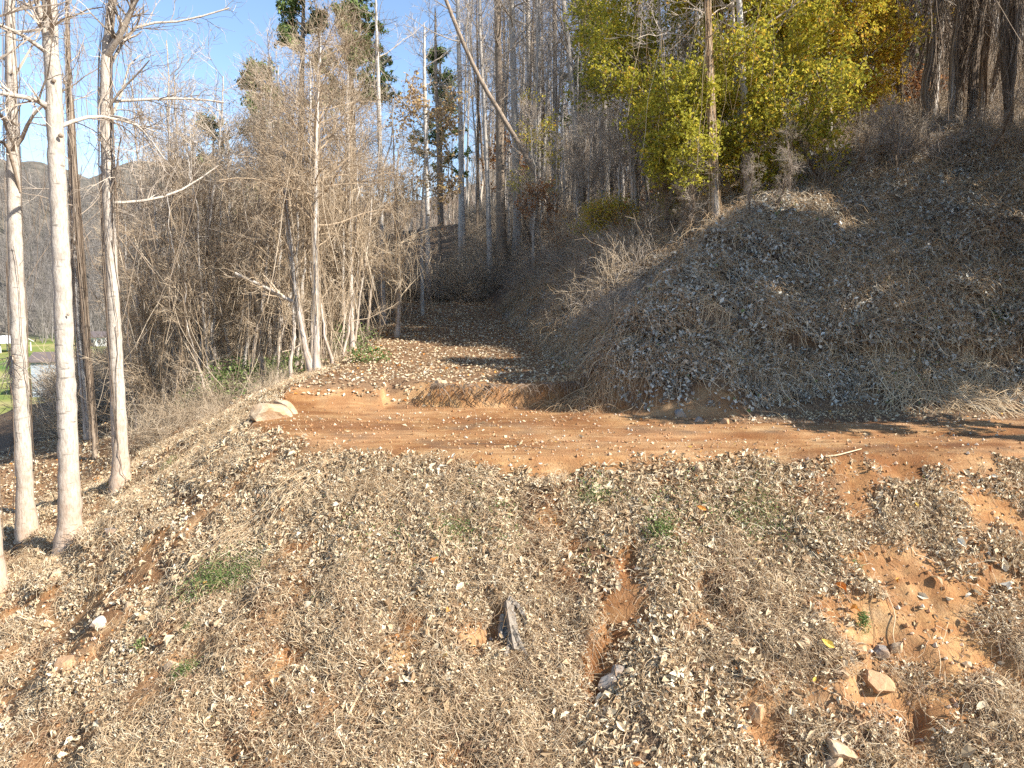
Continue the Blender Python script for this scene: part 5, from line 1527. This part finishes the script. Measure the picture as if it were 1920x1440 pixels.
stick('crooked grey branch at mid height of the left bank', [(660, 1055), (612, 1085), (600, 1110), (615, 1120)], .014, .007, tint=.5)
stick('straight tan stick near the bottom centre', [(1075, 1415), (1120, 1385), (1160, 1362)], .012, .007)
stick('short white stick at the bottom left corner', [(104, 1280), (108, 1305), (108, 1335)], .010, .007, tint=1.0)
stick('thin pale stick beside the grey green stone', [(205, 1020), (214, 1035)], .014, .009, tint=1.0)
stick('pale stick on the lower left slope', [(200, 1128), (215, 1112), (235, 1100)], .010, .006, tint=1.0)
stick('thin root curling over the clay scar', [(1660, 1110), (1680, 1160), (1672, 1200), (1690, 1240)], .007, .004)
stick('long thin root looping down the right of the scar', [(1690, 1240), (1720, 1290), (1725, 1340), (1780, 1380)], .007, .004, tint=.7)
stick('grey stick crossing above the shaded cut', [(1840, 385), (1870, 370), (1905, 358)], .03, .02, tint=.8)
stick('pair of pale sticks at the bottom left of centre', [(620, 1380), (655, 1400), (690, 1412)], .018, .010, tint=.9)
stick('dead limb fallen across the end of the track', [(785, 560), (830, 535), (880, 520)], .05, .03, 'vine_dark', .8, lift=.5, side=(5, .8))
stick('thin dark rail of a stem lying on the road', [(870, 832), (960, 838), (1040, 845)], .006, .004, 'vine_dark', .2, lift=.01)

def weed(label, u, v, wpx, hpx, n, size=.035, name='weed'):
    x, y, z = at(u, v)
    s = y / F
    b = Buf()
    C = RNG.normal(size=(n, 3)) * [wpx / 4 * s, wpx / 4 * s * .6, 0]
    hh = RNG.random(n) ** .8 * hpx * s * .7 + .09
    C[:, 2] = H(x + C[:, 0], y + C[:, 1]) - z + .03 + hh * .6
    leaves(b, C, size, np.array([0, -.4, .8]), 1.2, aspect=.4)
    m = max(10, n // 12)
    P = np.empty((m, 4, 3)); st = RNG.normal(size=(m, 2)) * wpx / 5 * s
    for k in range(4):
        P[:, k, :2] = st * (1 + .12 * k); P[:, k, 2] = H(x + P[:, k, 0], y + P[:, k, 1]) - z + .03 * k
    tubes(b, P, np.full((m, 4), .002), 3, .7)
    o = b.build(name, M['weed'])
    o.location = (x, y, z)
    return tag(o, label, 'weed')
weed('wide patch of green weed at the foot of the pale stems', 400, 1100, 130, 55, 1500, .035)
weed('dull green weed beside the pale stem patch', 455, 1088, 90, 45, 800, .03)
weed('feathery green sprig low on the left bank', 345, 1272, 55, 40, 380, .03)
weed('small green tuft above the feathery sprig', 350, 1192, 20, 30, 120, .03)
weed('yellow green seedling left of the feathery sprig', 262, 1225, 34, 40, 60, .05)
weed('pale green plant hanging in the clay scar', 1618, 1185, 26, 60, 260, .035)
weed('bluish green tuft on the rim of the clay scar', 1608, 1075, 20, 22, 120, .03)
weed('green clump on the bank right of centre', 1240, 1010, 70, 60, 500, .035)
weed('green patch under the sawn stump', 1112, 942, 70, 36, 420, .03)
weed('bright green tuft on the upper left bank', 318, 880, 40, 30, 200, .03)
weed('green leaves on the shaded bank near the road', 1380, 700, 30, 30, 160, .05)
weed('yellow green leaves by the pale runners on the right bank', 1870, 620, 40, 50, 200, .06)
weed('green patch in the middle of the upper bank', 850, 1010, 110, 50, 500, .03)
weed('scattered green growth on the right of the upper bank', 1420, 985, 130, 70, 600, .03)

# ------------------------------------------------------------------ the valley buildings
def paint(name, c, rough=.6):
    m, nt, b = new_mat(name)
    n1 = noise(nt, 3, 4)
    nt.links.new(ramp(nt, n1, [(0.3, tuple(k * .85 for k in c)), (0.7, c)]), b.inputs['Base Color'])
    b.inputs['Roughness'].default_value = rough
    return m
M['white'] = paint('white_paint', (.80, .80, .78)); M['roofm'] = paint('brown_shingle', (.16, .13, .12)); M['metalroof'] = paint('white_metal_roof', (.85, .86, .86), .4)
M['blue'] = paint('weathered_blue_boards', (.36, .41, .46)); M['dark'] = paint('dark_green_metal', (.03, .04, .035)); M['glass'] = paint('window_dark', (.05, .06, .07), .2)
M['cream'] = paint('cream_siding', (.62, .58, .50))

def box_part(name, mat, root, x0, x1, y0, y1, z0, z1):
    v = np.array([[x, y, z] for z in (z0, z1) for x, y in ((x0, y0), (x1, y0), (x1, y1), (x0, y1))])
    b = Buf(); b.add(v, q=[[0, 3, 2, 1], [4, 5, 6, 7], [0, 1, 5, 4], [1, 2, 6, 5], [2, 3, 7, 6], [3, 0, 4, 7]])
    return b.build(name, M[mat], root)

def gable(name, mat, root, x0, x1, y0, y1, z0, rise, ov=.4):
    x0 -= ov; x1 += ov; y0 -= ov; y1 += ov; ym = (y0 + y1) / 2; t = .15
    v = []
    for dz in (0, t):
        v += [[x0, y0, z0 + dz], [x1, y0, z0 + dz], [x1, ym, z0 + rise + dz], [x0, ym, z0 + rise + dz], [x0, y1, z0 + dz], [x1, y1, z0 + dz]]
    q = [[0, 1, 2, 3], [3, 2, 5, 4], [6, 9, 8, 7], [9, 10, 11, 8], [0, 6, 7, 1], [4, 5, 11, 10], [0, 3, 9, 6], [3, 4, 10, 9], [1, 7, 8, 2], [2, 8, 11, 5]]
    b = Buf(); b.add(np.array(v), q=q); return b.build(name, M[mat], root)

def gable_end(root, mat, x, y0, y1, z0, rise):
    b = Buf(); ym = (y0 + y1) / 2
    b.add(np.array([[x, y0, z0], [x, y1, z0], [x, ym, z0 + rise], [x + .1, y0, z0], [x + .1, y1, z0], [x + .1, ym, z0 + rise]]), t=[[0, 2, 1], [3, 4, 5]], q=[[0, 1, 4, 3], [1, 2, 5, 4], [2, 0, 3, 5]])
    return b.build('gable', M[mat], root)

def house(label, u, Y, wd, dp, ht, rise, wall, roof, name='house', wins=(), doors=(), rz=0.0, cat='house'):
    x = (u - 960) / F * Y
    z = float(H(np.array([x]), np.array([float(Y)]))[0])
    root = empty(name, (x, Y, z), label, cat, rz=rz)
    box_part('wall', wall, root, -wd / 2, wd / 2, 0, dp, -1, ht)
    gable('roof', roof, root, -wd / 2, wd / 2, 0, dp, ht, rise)
    gable_end(root, wall, -wd / 2, 0, dp, ht, rise); gable_end(root, wall, wd / 2 - .1, 0, dp, ht, rise)
    for wx in wins:
        w_ = box_part('window', 'white', root, wx - .65, wx + .65, -.06, .02, 1.0, 2.2)
        box_part('pane', 'glass', w_, wx - .55, wx + .55, -.09, -.05, 1.1, 2.1)
    for wx in doors:
        box_part('door', 'glass', root, wx - .5, wx + .5, -.05, .02, 0, 2.1)
    return root
house('long low cream house seen through the thicket trunks', 285, 205, 13, 7, 3.0, 1.1, 'cream', 'roofm', wins=(-5, -2.5, 3, 5.2), doors=(0.5,))
house('white house with a dark roof between the left trunks', 172, 215, 8, 7, 2.6, 1.6, 'white', 'roofm', wins=(-2.4, 2.2), doors=(0,))
house('weathered blue grey shed standing in the valley behind the left trunks', 88, 104, 4.6, 5, 5.0, 1.2, 'blue', 'roofm', name='shed', doors=(), rz=.25, cat='shed')
def carport():
    x = (-12 - 960) / F * 190; Y = 190
    z = float(H(np.array([x]), np.array([float(Y)]))[0])
    r = empty('carport', (x, Y, z), 'open shelter with a bright white roof at the left edge of the field', 'shelter')
    gable('roof', 'metalroof', r, -6, 4.6, 0, 8, 2.4, 1.7)
    for px in (-5.8, -2, 1.5, 4.4):
        for py in (.2, 7.8):
            box_part('post', 'white', r, px - .1, px + .1, py - .1, py + .1, -.5, 2.4)
carport()
def utility_box():
    Y = 110; x = (22 - 960) / F * Y
    z = float(H(np.array([x]), np.array([float(Y)]))[0])
    r = empty('utility_box', (x, Y, z), 'dark box standing on the green field at the left', 'box')
    box_part('body', 'dark', r, -.9, .9, 0, 1.2, -.2, 1.15)
    box_part('lid', 'dark', r, -1.0, 1.0, -.1, 1.3, 1.15, 1.3)
utility_box()
bpy.context.view_layer.update()
print('TRIS', sum(len(m.loops) - 2 * len(m.polygons) for m in bpy.data.meshes))
